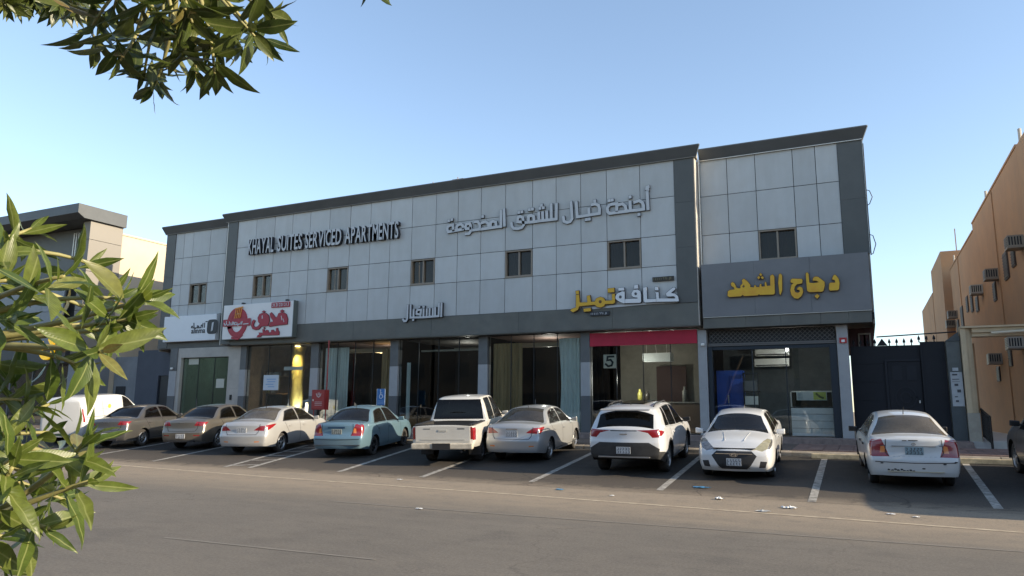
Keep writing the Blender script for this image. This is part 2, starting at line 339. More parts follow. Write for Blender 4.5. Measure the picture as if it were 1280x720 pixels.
def panel(x0, x1, z0, z1, y, m=None, name='cladding_panel', g=.011, t=.03):
    dy = random.uniform(-.003, .003); mb = MB(); a = random.uniform(-.0025, .0025); c = random.uniform(-.0025, .0025)
    x0 += g; x1 -= g; z0 += g; z1 -= g; yf = y+dy
    mb.pts([(x0, yf+a, z0), (x1, yf-a, z0), (x1, yf-a+c, z1), (x0, yf+a+c, z1), (x0, y+t, z0), (x1, y+t, z0), (x1, y+t, z1), (x0, y+t, z1)], [(0, 1, 2, 3), (0, 4, 5, 1), (1, 5, 6, 2), (2, 6, 7, 3), (3, 7, 4, 0)])
    return mb.build(name, m or m_panel, bld)
def window(x0, x1, z0, z1, y, par, name='window', depth=.16, curt=(0., .45), curtmat=None):
    mb = MB(); t = .05; yb = y+depth
    mb.box(x0, x0+t, y-.012, yb, z0, z1).box(x1-t, x1, y-.012, yb, z0, z1).box(x0+t, x1-t, y-.010, yb, z1-t, z1).box(x0+t, x1-t, y-.016, yb, z0, z0+t)
    xm = (x0+x1)/2; mb.box(xm-.03, xm+.03, y+.04, yb-.005, z0+t, z1-t); fr = mb.build(name, m_frame, par)
    for a, b_, yy in ((x0+t, xm+.02, yb-.05), (xm-.02, x1-t, yb-.028)):
        MB().box(a, b_, yy, yy+.008, z0+t, z1-t).build('pane', m_pane, fr)
    if curt:
        cm = MB(); n = 22; a = x0+t+curt[0]*(x1-x0-2*t); b_ = x0+t+curt[1]*(x1-x0-2*t); pts = [(a+(b_-a)*i/n, yb+.07+.025*math.sin(i*1.9)) for i in range(n+1)]
        for p, q in zip(pts, pts[1:]): cm.quad((p[0], p[1], z0), (q[0], q[1], z0), (q[0], q[1], z1), (p[0], p[1], z1))
        cm.build('curtain', curtmat or m_curt, fr, smooth=True)
    MB().box(x0-.02, x1+.02, y-.035, y+.01, z0-.035, z0-.002).build('sill', m_frame, fr)
    return fr
Z = [5.55, 6.97, 8.11, 9.58, 10.97]
def wall_grid(J, zs, y, wins, split_last=None):
    back = MB()
    for i in range(len(J)-1):
        for k in range(len(zs)-1):
            if (i, k) in wins: continue
            panel(J[i], J[i+1], zs[k], zs[k+1], y); back.box(J[i], J[i+1], y+.031, y+.06, zs[k], zs[k+1])
    return back
JM = [-28.0, -26.76, -25.55, -24.42, -23.32, -22.14, -20.93, -19.78, -18.68, -17.53, -16.3, -15.2, -14.08, -12.94, -11.71, -10.68, -9.63, -8.57, -7.24, -5.93]
back = wall_grid(JM, Z, 26., {(c, 1) for c in (1, 5, 9, 13, 17)})
curts = {1: (0, .35), 5: (0, .2), 9: (0, .22), 13: (.02, .5), 17: (0, 1)}
cd = mat('dark net curtain', (.10, .085, .07), .95, var=.5, vscale=10, stretch=(1, 1, .05))
for c in (1, 5, 9, 13, 17): window(JM[c]+.012, JM[c+1]-.012, 7.0, 8.09, 26., bld, curt=curts[c], curtmat=cd if c in (13, 17) else m_curt)
JL = [-33.2, -32.56, -31.87, -30.60, -29.42]; ZL = [6.42, 7.0, 8.11, 9.57, 10.97]
b2 = wall_grid(JL, ZL, 26.6, {(2, 1)}); window(-31.86, -30.61, 7.03, 8.09, 26.6, bld, curt=(0, .55))
panel(-29.42, -28.7, 6.42, 10.97, 26.6); b2.box(-29.42, -28.66, 26.631, 26.66, 6.42, 10.97)
JR = [-5.1, -4.11, -3.11, -1.83, -1.08, -.36]; ZR = [6.98, 8.11, 9.59, 10.99]
b3 = wall_grid(JR, ZR, 26.6, {(2, 0)}); window(-3.10, -1.84, 7.02, 8.10, 26.6, bld, curt=(0, 1), curtmat=cd)
back.v += []; 
back.build('panel_backing', m_joint, bld); b2.build('panel_backing', m_joint, bld); b3.build('panel_backing', m_joint, bld)
# dark columns (each column of stacked panels)
for (x0, x1, y, zs) in ((-28.65, -28.0, 25.97, (4.75, 6.6, 8.4, 10.97)), (-5.93, -5.2, 25.97, (5.56, 7.6, 9.3, 10.97)), (-33.9, -33.2, 26.57, (4.75, 6.42, 8.6, 10.97)), (-.36, .43, 26.57, (6.98, 8.9, 10.99))):
    for a, b_ in zip(zs, zs[1:]): panel(x0, x1, a, b_, y, m_dark, 'column_panel', g=.003, t=.08)
# fascia
fx = [-28.65, -24.5, -20.5, -16.4, -12.3, -8.4, -5.2]
for a, b_ in zip(fx, fx[1:]): panel(a if a > -28 else -28.0, b_, 4.73, 5.55, 25.985, m_fas, 'fascia_panel', g=.004, t=.07)
panel(-33.2, -28.66, 4.74, 6.42, 26.59, m_fas, 'fascia_panel', g=.003, t=.05)
MB().box(-28.0, -5.2, 26.0, 26.62, 4.70, 4.728).box(-33.9, -28.0, 26.58, 26.66, 4.70, 4.735).build('soffit', m_fas, bld)
# right sign box and the strip below it
mb = MB(); mb.box(-5.05, .36, 26.0, 26.59, 4.99, 6.90); o = mb.build('sign_box', m_fas2, bld)
for x in (-5.05, -3.25, -1.44): 
    MB().box(x+.004, x+1.80, 25.984, 25.999, 5.0, 6.895).build('fascia_panel', m_fas2, bld)
for x in (-5.05, -3.6, -2.45, -1.2, -.35):
    x1 = {-5.05: -3.6, -3.6: -2.45, -2.45: -1.2, -1.2: -.35, -.35: .34}[x]
    MB().box(x+.006, x1, 26.03, 26.5, 4.60, 4.985).build('fascia_panel', m_fas, bld)
MB().box(-5.04, .35, 25.975, 26.02, 4.975, 4.99).build('drip_edge', m_trim, bld)
MB().box(.432, .452, 26.56, 26.70, 6.98, 10.95).build('corner_trim', m_trim, bld)
# lit return of the projecting middle part
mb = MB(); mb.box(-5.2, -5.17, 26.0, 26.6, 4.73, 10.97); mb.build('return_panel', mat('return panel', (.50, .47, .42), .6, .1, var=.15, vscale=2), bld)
MB().box(-28.68, -28.65, 25.96, 26.6, 4.73, 10.97).build('return_panel', m_trim, bld)
pp = MB(); pp.tube([(-5.12, 26.50, 4.6), (-5.13, 26.52, 7.6), (-5.12, 26.5, 10.6), (-5.10, 26.42, 11.0)], .035, 8); pp.build('downpipe', m_trim, bld, smooth=True)
# cornices: sloping front, deeper at the top
def cornice(x0, x1, y, lret=True, rret=True):
    mb = MB(); zb, zt, o0, o1 = 10.97, 11.36, .05, .22
    prof = [(y+.4, zb), (y-o0, zb), (y-o0-.02, zb+.05), (y-o1, zt), (y-o1+.03, zt+.05), (y+.4, zt+.05)]
    n = len(prof); xl = [x0-(y-p[0] if p[0] < y else 0)*(1 if lret else 0) for p in prof]; xr = [x1+(y-p[0] if p[0] < y else 0)*(1 if rret else 0) for p in prof]
    mb.pts([(xl[i], *prof[i]) for i in range(n)]+[(xr[i], *prof[i]) for i in range(n)], [tuple(range(n)), tuple(range(n, 2*n))]+[(i, (i+1) % n, n+(i+1) % n, n+i) for i in range(n)])
    c = mb.build('cornice', m_corn, bld)
    MB().box(xl[1]+.01, xr[1]-.01, y-.085, y-.05, zb-.012, zb+.012).build('cornice_trim', m_trim if not lret else mat('grey cornice trim', (.20, .19, .17), .6), c)
    if rret:   # sunlit end plate
        MB().pts([(xr[i]+.006, *prof[i]) for i in range(n)]+[(xr[i]+.03, *prof[i]) for i in range(n)], [tuple(range(n)), tuple(range(n, 2*n))]+[(i, (i+1) % n, n+(i+1) % n, n+i) for i in range(n)]).build('end_plate', m_trim, c)
cornice(-28.75, -5.15, 26.0); cornice(-33.95, -28.8, 26.6, True, False); cornice(-5.1, .40, 26.6, False, True)
# cores: walls, roof slabs
mb = MB(); mb.box(-33.88, .42, 26.95, 44, 4.75, 10.9); mb.box(-33.9, -28.7, 26.67, 26.95, 10.2, 10.97).build('core_wall', m_plaster, bld)
MB().box(-33.9, .4, 26.9, 44, 10.9, 11.0).build('roof', mat('roof screed', (.3, .28, .25), .9), bld)
# filling between panels and core above the shops, except at windows
mb = MB(); mb.box(-33.88, .42, 26.62, 26.9, 4.76, 4.98); mb.build('lintel', m_in, bld)
# window rooms are dark: the core wall sits 0.35 m behind the glass; close the ends
MB().box(.38, .43, 26.66, 44, 4.6, 10.97).build('side_wall', m_plaster, bld); MB().box(-33.9, -33.86, 26.66, 44, 4.6, 10.97).build('side_wall', m_plaster, bld)
# antennas on the roof
for x, y, h in ((-17.9, 28.2, 1.35), (-16.6, 28.3, 1.45)):
    mb = MB(); mb.tube([(x, y, 10.95), (x, y, 11+h)], .022, 6).tube([(x-.3, y, 11+h-.1), (x+.3, y, 11+h-.1)], .012, 5).tube([(x-.2, y, 11+h-.3), (x+.2, y, 11+h-.3)], .012, 5)
    tag(mb.build('roof_antenna', m_frame), 'thin metal antenna on the roof, '+('left one of the pair above the Arabic lettering' if x < -17 else 'right one of the pair above the Arabic lettering'), 'antenna', 'antennas on the roof')
# cables at the right-hand corner
mb = MB(); 
for z0, z1 in ((8.6, 9.15), (6.9, 7.6)): mb.tube([(.44, 26.5, z0), (.52, 26.5, z0+.04), (.62, 26.5, (z0+z1)/2), (.55, 26.5, z1-.05), (.44, 26.5, z1)], .014, 6)
mb.tube([(.46, 26.52, 6.9), (.455, 26.52, 9.1), (.46, 26.52, 10.8)], .014, 6)
tag(mb.build('loose_cable', mat('black cable', (.02, .02, .02), .6), smooth=True), 'black cable hanging in two loops at the building corner beside the sky', 'cable')
# ---------------------------------------------------------------- ground floor
P = [(-27.65, -27.27), (-23.2, -22.75), (-18.73, -18.31), (-14.32, -13.9), (-9.83, -9.46), (-5.34, -5.03), (-.76, -.42), (-32.62, -32.1)]
m_pl = mat('light pilaster tile', (.34, .345, .35), .55, var=.15, vscale=2); m_pd = mat('dark pilaster tile', (.095, .10, .105), .5, var=.15, vscale=2)
m_pb = mat('pilaster brown grey', (.11, .115, .115), .55, var=.2, vscale=2)
for i, (a, b_) in enumerate(P):
    segs = ((.872, 2.24, m_pd), (2.244, 3.52, m_pl), (3.524, 4.69, m_pb)) if i not in (5, 6) else ((.872, 2.5, m_pl), (2.504, 4.58, m_pl))
    pil = bpy.data.objects.new('pilaster', None); sc.collection.objects.link(pil); pil.parent = bld; pil.location = Vector(((a+b_)/2, 26.45, .87))-Vector(A)
    for z0, z1, m in segs: MB().box(a, b_, 26.38, 26.7, z0, z1).build('tile', m, pil)
m_shop = glass('shop glass', (.90, .93, .92), .05, .004)
m_green = glass('green shop glass', (.58, .76, .71), .16, .01, dust=.05)
m_mull = mat('dark mullion', (.03, .032, .034), .4, .5)
def bay(x0, x1, n, z1=4.69, y=26.52, m=None, mull=True, door=None):
    ws = (x1-x0)/n
    for i in range(n): MB().box(x0+i*ws+.012, x0+(i+1)*ws-.012, y, y+.012, .89, z1-.02).build('glass_pane', m or m_shop, bld)
    mb = MB(); mb.box(x0, x1, y-.02, y+.03, z1-.02, z1).box(x0, x1, y-.02, y+.03, .872, .90)
    for i in range(n+1):
        x = x0+i*ws; mb.box(x-.012, x+.012, y-.012, y+.024, .9, z1-.02)
    mb.build('shop_frame', m_mull, bld)
    if door is not None:
        xd = x0+door*ws; MB().tube([(xd+.09, y-.05, 1.6), (xd+.09, y-.05, 2.1)], .011, 6).build('door_handle', m_fas2, bld)
bay(-27.27, -23.2, 3, door=2); bay(-22.75, -18.73, 4, door=1); bay(-18.31, -14.32, 4, door=2); bay(-13.9, -9.83, 4, door=2); bay(-9.46, -5.34, 4, door=2)
# rooms
def room(x0, x1, dep, wall, floor, ceil, z1=4.7):
    y0, y1 = 26.7, 26.7+dep
    MB().quad((x0, y1, .88), (x1, y1, .88), (x1, y1, z1), (x0, y1, z1)).quad((x0, y0, .88), (x0, y1, .88), (x0, y1, z1), (x0, y0, z1)).quad((x1, y1, .88), (x1, y0, .88), (x1, y0, z1), (x1, y1, z1)).build('room_wall', wall, bld, fix=False)
    MB().quad((x0, y0, .88), (x1, y0, .88), (x1, y1, .88), (x0, y1, .88)).build('room_floor', floor, bld)
    MB().quad((x0, 26.55, z1), (x0, y1, z1), (x1, y1, z1), (x1, 26.55, z1)).build('room_ceiling', ceil, bld)
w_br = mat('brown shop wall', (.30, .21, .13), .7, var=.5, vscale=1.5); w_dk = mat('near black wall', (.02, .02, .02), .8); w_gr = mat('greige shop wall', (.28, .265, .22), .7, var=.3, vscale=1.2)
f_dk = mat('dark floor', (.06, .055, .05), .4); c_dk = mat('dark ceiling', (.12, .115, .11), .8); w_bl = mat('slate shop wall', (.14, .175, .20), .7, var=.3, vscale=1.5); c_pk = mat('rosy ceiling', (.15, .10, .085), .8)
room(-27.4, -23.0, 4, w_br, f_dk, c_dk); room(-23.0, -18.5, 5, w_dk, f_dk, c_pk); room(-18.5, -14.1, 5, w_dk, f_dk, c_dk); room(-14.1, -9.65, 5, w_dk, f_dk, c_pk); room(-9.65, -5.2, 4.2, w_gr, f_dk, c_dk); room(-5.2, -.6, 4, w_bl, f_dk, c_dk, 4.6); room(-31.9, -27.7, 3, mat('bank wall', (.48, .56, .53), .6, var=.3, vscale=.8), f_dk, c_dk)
# curtains inside the reception
def drape(x0, x1, y, z0, z1, m, name='drape', n=44, amp=.05, per=.16, pinch=0):
    mb = MB(); rows = [z0+(z1-z0)*k/6 for k in range(7)]
    for k in range(6):
        for i in range(n):
            q = []
            for (ii, kk) in ((i, k), (i+1, k), (i+1, k+1), (i, k+1)):
                t = ii/n; x = x0+(x1-x0)*t; zz = rows[kk]; s = 1-pinch*math.sin(math.pi*kk/6)*.25; x = x0+(x-x0)*s if pinch > 0 else x1-(x1-x)*(1+pinch*math.sin(math.pi*kk/6)*.25)
                q.append((x, y+amp*math.sin(2*math.pi*x/per+.6*math.sin(t*9))*(.6+.4*t), zz))
            mb.quad(*q)
    return mb.build(name, m, bld, smooth=True)
m_dp = mat('pale drape', (.78, .84, .80), .8, var=.25, vscale=6, stretch=(1, 1, .08)); m_db = mat('brown drape', (.42, .29, .14), .8, var=.4, vscale=8, stretch=(1, 1, .06))
drape(-22.55, -21.15, 26.64, .9, 4.45, m_dp); drape(-19.35, -18.75, 26.64, .9, 4.3, m_db); drape(-13.75, -12.45, 26.64, .9, 4.38, m_db); drape(-10.85, -9.9, 26.64, .9, 4.5, m_dp, pinch=-.5); drape(-18.2, -17.95, 26.9, .9, 3.7, m_dp)
for x0, x1 in ((-22.6, -18.8), (-13.8, -9.9)):
    MB().box(x0, x1, 27.2, 27.45, 4.25, 4.42).build('pelmet', mat('pelmet board', (.36, .30, .22), .7), bld)
MB().box(-17.9, -14.6, 27.6, 27.66, 4.22, 4.30).box(-16.6, -14.4, 28.3, 28.36, 4.35, 4.42).build('ceiling_strip', mat('pale strip', (.55, .55, .5), .6), bld)
# warm lit ceiling box in the reception corner
MB().box(-20.6, -19.4, 27.7, 28.6, 4.28, 4.40).build('lit_coffer', mat('warm lit ceiling', (1., .72, .35), .6, emit=.9), bld)
# bank front: pale tile surround and green glass with a door
m_bt = mat('cream tile surround', (.40, .375, .335), .45, var=.18, vscale=1.5)
for a, b_, z0, z1 in ((-32.1, -31.85, .875, 4.69), (-28.48, -27.66, .875, 2.6), (-28.48, -27.66, 2.605, 4.69), (-31.845, -28.485, 4.2, 4.69)): MB().box(a, b_, 26.42, 26.7, z0, z1).build('surround_tile', m_bt, bld)
bay(-31.85, -28.48, 3, 4.19, 26.6, m_green, door=1)
MB().box(-31.45, -30.75, 26.58, 26.59, 3.85, 4.15).box(-29.4, -28.85, 26.58, 26.59, 2.65, 3.1).build('sticker', mat('pale sticker', (.5, .5, .42), .7), bld)
MB().box(-28.2, -28.1, 26.37, 26.42, 2.05, 2.3).build('intercom', m_mull, bld)
# grey side wall with black door, left of the bank
mb = MB(); mb.box(-36.28, -34.5, 27.25, 27.5, .5, 4.75).box(-33.05, -32.6, 27.25, 27.5, .5, 4.75).box(-34.5, -33.05, 27.25, 27.5, 3.35, 4.75)
sw = thing('boundary_wall', (-35.1, 27.3, .6), 'slate blue wall between the two buildings left of the green glass bank front', 'wall'); mb.build('wall', mat('slate blue wall', (.095, .105, .125), .8, var=.15, vscale=1.2), sw)
dr = MB().box(-34.5, -33.05, 27.33, 27.38, .6, 3.35).build('door', mat('black door', (.012, .013, .016), .35), sw); MB().box(-33.3, -33.15, 27.27, 27.33, 1.9, 1.95).build('handle', m_trim, dr)
for x, z in ((-34.0, 2.6), (-34.0, 1.4)): MB().box(x-.35, x+.5, 27.318, 27.332, z-.45, z+.45).build('door_panel', mat('door relief', (.018, .019, .022), .4), dr)
# ---------------------------------------------------------------- chicken shop: shutter grille, dark blue front
m_sh = mat('dark shutter steel', (.13, .125, .12), .6, .2)
mb = MB(); 
for k in range(3):
    z = 4.12+k*.15
    for i in range(27):
        x = -4.95+i*.153; mb.tube([(x, 26.50, z), (x+.0765, 26.49, z+.075), (x+.153, 26.50, z)], .014, 4, cap=False); mb.tube([(x, 26.50, z+.15), (x+.0765, 26.49, z+.075), (x+.153, 26.50, z+.15)], .014, 4, cap=False)
g = mb.build('shutter_grille', m_sh, bld)
MB().box(-4.98, -.8, 26.6, 26.68, 3.94, 4.58).build('shutter_housing', m_joint, bld)
for k in range(2): MB().box(-4.98, -.8, 26.46, 26.53, 3.99+k*.058, 4.04+k*.058).build('shutter_slat', m_sh, bld)
m_fr = mat('blue black frame', (.018, .026, .036), .45, .3)
for a, b_ in ((-5.0, -4.86), (-1.0, -.78)): MB().box(a, b_, 26.44, 26.66, .875, 3.97).build('front_post', m_fr, bld)
MB().box(-4.86, -1.0, 26.5, 26.56, 3.86, 3.97).build('front_rail', m_fr, bld)
for a, b_ in ((-4.86, -3.5), (-3.5, -2.4), (-2.4, -1.0)):
    MB().box(a+.01, b_-.01, 26.55, 26.562, 1.0 if a > -2.5 else .9, 3.86).build('glass_pane', m_shop, bld); MB().box(b_-.014, b_+.014, 26.53, 26.57, .9, 3.86).build('front_post', m_fr, bld)
def sthing(name, mb, m, label, cat, group=None, smooth=False, bev=0):
    o = mb.build(name, m, smooth=smooth)
    if bev: bevel_obj(o, bev, 2)
    return tag(o, label, cat, group)
# blue cabinet
bc = thing('blue_cabinet', (-4.5, 27.9, .88), 'tall blue cabinet behind the chicken shop glass, left of the doorway', 'cabinet')
mb = MB().box(-5.0, -4.05, 27.9, 28.4, .9, 3.2); mb.build('body', mat('royal blue', (.02, .08, .42), .4), bc)
MB().box(-4.99, -4.54, 27.885, 27.9, 1.0, 3.15).box(-4.52, -4.06, 27.885, 27.9, 1.0, 3.15).build('door', mat('royal blue door', (.02, .09, .48), .35), bc); MB().box(-4.6, -4.56, 27.86, 27.885, 2.0, 2.3).build('handle', m_trim, bc)
# rack with framed notice
rk = thing('dark_rack', (-3.8, 27.6, .88), 'dark metal rack with a pale notice beside the blue cabinet', 'rack')
mb = MB()
for x in (-4.0, -3.5): mb.box(x, x+.04, 27.6, 27.64, .9, 3.1)
for z in (1.2, 1.8, 2.4, 3.05): mb.box(-4.0, -3.46, 27.58, 27.9, z, z+.04)
mb.build('frame', m_mull, rk); MB().box(-3.95, -3.5, 27.56, 27.58, 1.95, 2.25).build('notice', mat('pale notice', (.5, .55, .55), .6), rk)
MB().box(-3.98, -3.5, 27.62, 27.88, 2.44, 2.8).build('oven', mat('grey oven', (.12, .13, .14), .4, .5), rk)
# display counter
ct = thing('display_counter', (-1.7, 27.1, .88), 'white serving counter with a small fridge display and printed strip in the chicken shop', 'counter')
MB().box(-2.36, -.99, 27.0, 27.6, .9, 1.84).build('base', mat('white laminate', (.80, .82, .82), .5, var=.12, vscale=3), ct)
for z in (1.15, 1.40, 1.63): MB().box(-2.34, -1.01, 26.992, 27.0, z, z+.012).build('groove', m_fas2, ct)
MB().box(-2.36, -.99, 27.0, 27.6, 1.845, 1.87).build('counter_top', m_mull, ct)
MB().box(-2.36, -2.32, 27.0, 27.6, 1.87, 2.42).box(-1.03, -.99, 27.0, 27.6, 1.87, 2.42).box(-2.36, -.99, 27.0, 27.05, 2.38, 2.42).build('display_frame', m_trim, ct)
MB().box(-2.30, -1.05, 27.01, 27.018, 1.88, 2.37).build('display_glass', m_pane, ct)
pr = MB().box(-2.16, -1.2, 26.985, 26.997, 2.10, 2.40).build('printed_strip', mat('printed strip white', (.58, .62, .60), .5), ct)
MB().box(-1.62, -1.22, 26.980, 26.984, 2.12, 2.38).build('green_print', mat('lime green print', (.42, .50, .10), .5), pr)
mb = MB(); mb.lathe([(0, .11), (.003, .11)], 16, (-1.82, 26.981, 2.26), 'y'); mb.lathe([(0, .08), (.003, .08)], 16, (-1.82, 26.981, 2.26), 'y'); mb.build('round_mark', m_mull, pr)
mb = MB(); mb.strip([(-1.52, 2.32), (-1.42, 2.22), (-1.32, 2.18)], .07, 26.975, 26.979); mb.build('leaf_print', mat('dark olive print', (.08, .10, .03), .5), pr)
for k in range(5): MB().box(-2.12, -1.96, 26.981, 26.984, 2.14+k*.05, 2.155+k*.05).build('print_line', mat('grey print', (.25, .3, .32), .6), pr)
for z0, h, yy, lab in ((3.80, .26, 29.2, 'white split air conditioner high on the chicken shop wall, upper of the two'), (3.38, .30, 28.9, 'white split air conditioner high on the chicken shop wall, lower of the two')):
    ac = thing('wall_air_conditioner', (-3.1, yy, z0), lab, 'air conditioner', 'split units in the chicken shop')
    o = MB().box(-3.75, -2.5, yy, yy+.2, z0, z0+h).build('casing', mat('white plastic', (.80, .82, .80), .4), ac); bevel_obj(o, .03, 3)
    MB().box(-3.7, -2.55, yy-.01, yy, z0+.03, z0+.07).build('air_slot', m_mull, ac)
# kunafa shop: red band, swirl sign, AC duct, counter, pendants
MB().box(-9.44, -5.36, 26.36, 26.44, 4.12, 4.62).build('red_band', mat('crimson band', (.40, .008, .035), .6, var=.15, vscale=2), bld)
sg = thing('swirl_sign', (-8.76, 26.8, 3.3), 'square cream sign with a dark five like swirl behind the kunafa shop glass', 'sign')
MB().box(-9.03, -8.5, 26.75, 26.78, 3.30, 3.82).build('board', mat('cream board', (.72, .68, .55), .6), sg)
mb = MB(); mb.strip([(-8.62, 3.74), (-8.86, 3.74), (-8.88, 3.60), (-8.74, 3.62), (-8.66, 3.52), (-8.70, 3.40), (-8.84, 3.37), (-8.94, 3.46)], .075, 26.735, 26.748); mb.build('swirl', m_mull, sg)
o = sthing('hanging_duct', MB().box(-7.9, -6.75, 28.2, 28.6, 3.62, 3.95), mat('pale duct', (.75, .80, .78), .5), 'pale rectangular panel hanging on three rods in the kunafa shop', 'hanging panel', bev=.01)
mb = MB(); [mb.tube([(x, 28.3, 3.95), (x+dx, 28.3, 4.69)], .012, 5) for x, dx in ((-7.75, 0), (-7.35, -.1), (-6.95, 0))]; mb.build('rod', m_trim, o)
kc = thing('shop_counter', (-7.3, 28.4, .88), 'brown wooden serving counter at the back of the kunafa shop', 'counter')
MB().box(-8.3, -5.7, 28.6, 29.3, .9, 2.0).build('body', mat('brown counter', (.16, .10, .06), .5), kc); MB().box(-8.35, -5.65, 28.55, 29.35, 2.0, 2.05).build('counter_top', mat('stone top', (.3, .27, .22), .3), kc)
MB().box(-7.95, -6.7, 30.5, 30.6, .9, 3.55).build('doorway', mat('maroon doorway', (.05, .022, .018), .7), bld)
for i, (x, z, h) in enumerate(((-8.2, 2.05, .5), (-7.9, 2.05, .45), (-6.4, 2.05, .6))):
    sthing('counter_jar', MB().lathe([(0, 0), (0, .1), (h*.7, .1), (h*.8, .05), (h, .05), (h, 0)], 12, (x, 28.8, z), 'z'), [mat('yellow jar', (.55, .5, .12), .4), mat('dark jar', (.06, .05, .04), .4), mat('grey jar', (.25, .24, .2), .4)][i], ['yellow jar on the left end of the kunafa shop counter', 'dark jar beside the yellow jar on the kunafa counter', 'tall grey jar on the right end of the kunafa counter'][i], 'jar', 'jars on the kunafa counter', smooth=True)
m_spot = mat('lit spot', (1, .95, .85), .5, emit=6)
sp = [(-9.0, 27.2), (-8.2, 27.2), (-7.3, 27.2), (-6.4, 27.2), (-5.8, 27.6), (-8.6, 28.2), (-7.9, 28.5), (-7.0, 28.2), (-6.2, 28.7), (-8.0, 29.5), (-6.6, 29.6)]
for i, (x, y) in enumerate(sp):
    o = MB().lathe([(0, 0), (0, .085), (.02, .09)], 14, (x, y, 4.66), 'z').build('ceiling_spot', m_spot); tag(o, 'small round ceiling light in the kunafa shop, '+('first', 'second', 'third', 'fourth', 'last', 'first', 'second', 'third', 'last', 'left', 'right')[i]+(' of the row nearest the glass' if i < 5 else (' of the middle row' if i < 9 else ' one of the back pair')), 'ceiling light', 'ceiling spots of the kunafa shop')
for i, (x, y) in enumerate(((-2.9, 27.9), (-1.6, 27.8), (-1.1, 28.4))):
    o = MB().lathe([(0, 0), (0, .08), (.02, .085)], 14, (x, y, 4.55), 'z').build('ceiling_spot', mat('dim spot', (1, .97, .9), .5, emit=3)); tag(o, 'small round ceiling light in the chicken shop, '+('left one', 'middle one', 'right one at the back')[i], 'ceiling light', 'ceiling spots of the chicken shop')
o = MB().lathe([(0, 0), (.06, .06), (.12, .06), (.16, 0)], 12, (-2.55, 28.7, 3.9), 'z').build('wall_lamp', mat('white lamp glow', (1, 1, 1), .5, emit=8), smooth=True); tag(o, 'bright white bulb beside the split units in the chicken shop', 'lamp')
for nm, loc, e in (('kunafa_shop_light', (-8.3, 27.7, 2.9), 42), ('chicken_shop_light', (-2.4, 26.9, 3.4), 22), ('bank_fill', (-29.8, 28.0, 4.2), 13), ('column_fill', (-24.3, 26.9, 1.7), 40), ('reception_light', (-20.2, 28.6, 4.0), 30), ('lounge_fill', (-11.9, 28.2, 4.2), 26), ('lobby_fill', (-16.3, 29, 4.2), 14)):  # bank, column, lounge and lobby: fill lamps added to brighten, no fitting there
    ll = bpy.data.lights.new(nm, 'POINT'); ll.energy = e; ll.color = (1, .95, .86); ll.shadow_soft_size = .03; lo_ = bpy.data.objects.new(nm, ll); sc.collection.objects.link(lo_); lo_.location = loc
# falafel shop: golden foil column lit from above, shelves, notices
m_gold = mat('golden foil', (.90, .68, .22), .35, .35, var=.55, vscale=7, bump=1., bscale=14, stretch=(1, 1, .35))
mb = MB(); mb.lathe([(0, .30), (.5, .27), (1.2, .30), (1.9, .26), (2.7, .30), (3.4, .27), (3.75, .34)], 26, (-24.75, 27.3, .88), 'z')
mb.v = [(v[0]+.03*math.sin(v[2]*9+v[0]*20), v[1]+.03*math.sin(v[2]*7), v[2]) for v in mb.v]
sthing('foil_column', mb, m_gold, 'shining golden foil wrapped column inside the falafel shop', 'column', smooth=True)
lo = thing('warm_lamp', (-24.55, 26.95, 4.5), 'warm lamp above the golden column in the falafel shop', 'lamp')
MB().lathe([(0, 0), (0, .12), (.05, .13)], 14, (-24.55, 26.95, 4.6), 'z').build('diffuser', mat('warm bulb', (1, .75, .35), .5, emit=4), lo)
ld = bpy.data.lights.new('warm_lamp_light', 'SPOT'); ld.energy = 450; ld.spot_size = R(70); ld.spot_blend = .6; ld.color = (1, .78, .38); ld.shadow_soft_size = .1
lob = bpy.data.objects.new('warm_lamp_light', ld); sc.collection.objects.link(lob); lob.location = (-24.5, 26.72, 4.5); lob.rotation_euler = Vector((-.12, .22, -1)).to_track_quat('-Z', 'Y').to_euler()
bb = thing('shelf_unit', (-26.2, 27.6, .88), 'brown shelf unit with food jars behind the falafel shop glass', 'shelf')
for z in (1.5, 2.35, 3.2): MB().box(-27.1, -25.4, 27.5, 27.9, z, z+.04).build('shelf', mat('shelf wood', (.20, .12, .06), .6), bb)
MB().box(-27.15, -27.1, 27.5, 27.9, .9, 3.5).box(-25.4, -25.35, 27.5, 27.9, .9, 3.5).build('side_panel', mat('shelf wood', (.2, .12, .06)), bb)
items = [(-26.95, 2.39, .10, .24, (.5, .4, .08)), (-26.6, 2.39, .12, .30, (.55, .5, .38)), (-26.9, 3.24, .16, .22, (.4, .37, .3)), (-26.4, 3.24, .2, .2, (.42, .4, .34)), (-25.8, 3.24, .12, .16, (.4, .3, .2)), (-26.3, 2.39, .09, .15, (.1, .07, .05)), (-26.9, 1.54, .12, .3, (.12, .06, .04)), (-26.2, 1.54, .14, .25, (.15, .10, .06))]
for i, (x, z, r, h, c) in enumerate(items):
    sthing('food_tub', MB().lathe([(0, 0), (0, r), (h*.8, r*1.05), (h, r*.7), (h, 0)], 12, (x, 27.65, z), 'z'), mat('tub %d' % i, c, .5), ['yellow tub on the middle shelf of the falafel shop, leftmost', 'cream tub on the middle shelf of the falafel shop', 'grey tub on the top shelf of the falafel shop, leftmost', 'wide pale tub on the top shelf of the falafel shop', 'small tan tub on the right of the top shelf', 'small dark tub on the right of the middle shelf', 'dark tub on the bottom shelf at the left', 'brown tub on the bottom shelf at the right'][i], 'tub', 'tubs on the falafel shop shelves', smooth=True)
nt_ = thing('shop_notice', (-25.65, 26.5, 2.5), 'white paper notice with blue lines taped on the falafel shop glass', 'notice'); MB().box(-26.15, -25.2, 26.495, 26.503, 2.52, 3.24).build('paper', mat('bluish paper', (.50, .56, .62), .7), nt_)
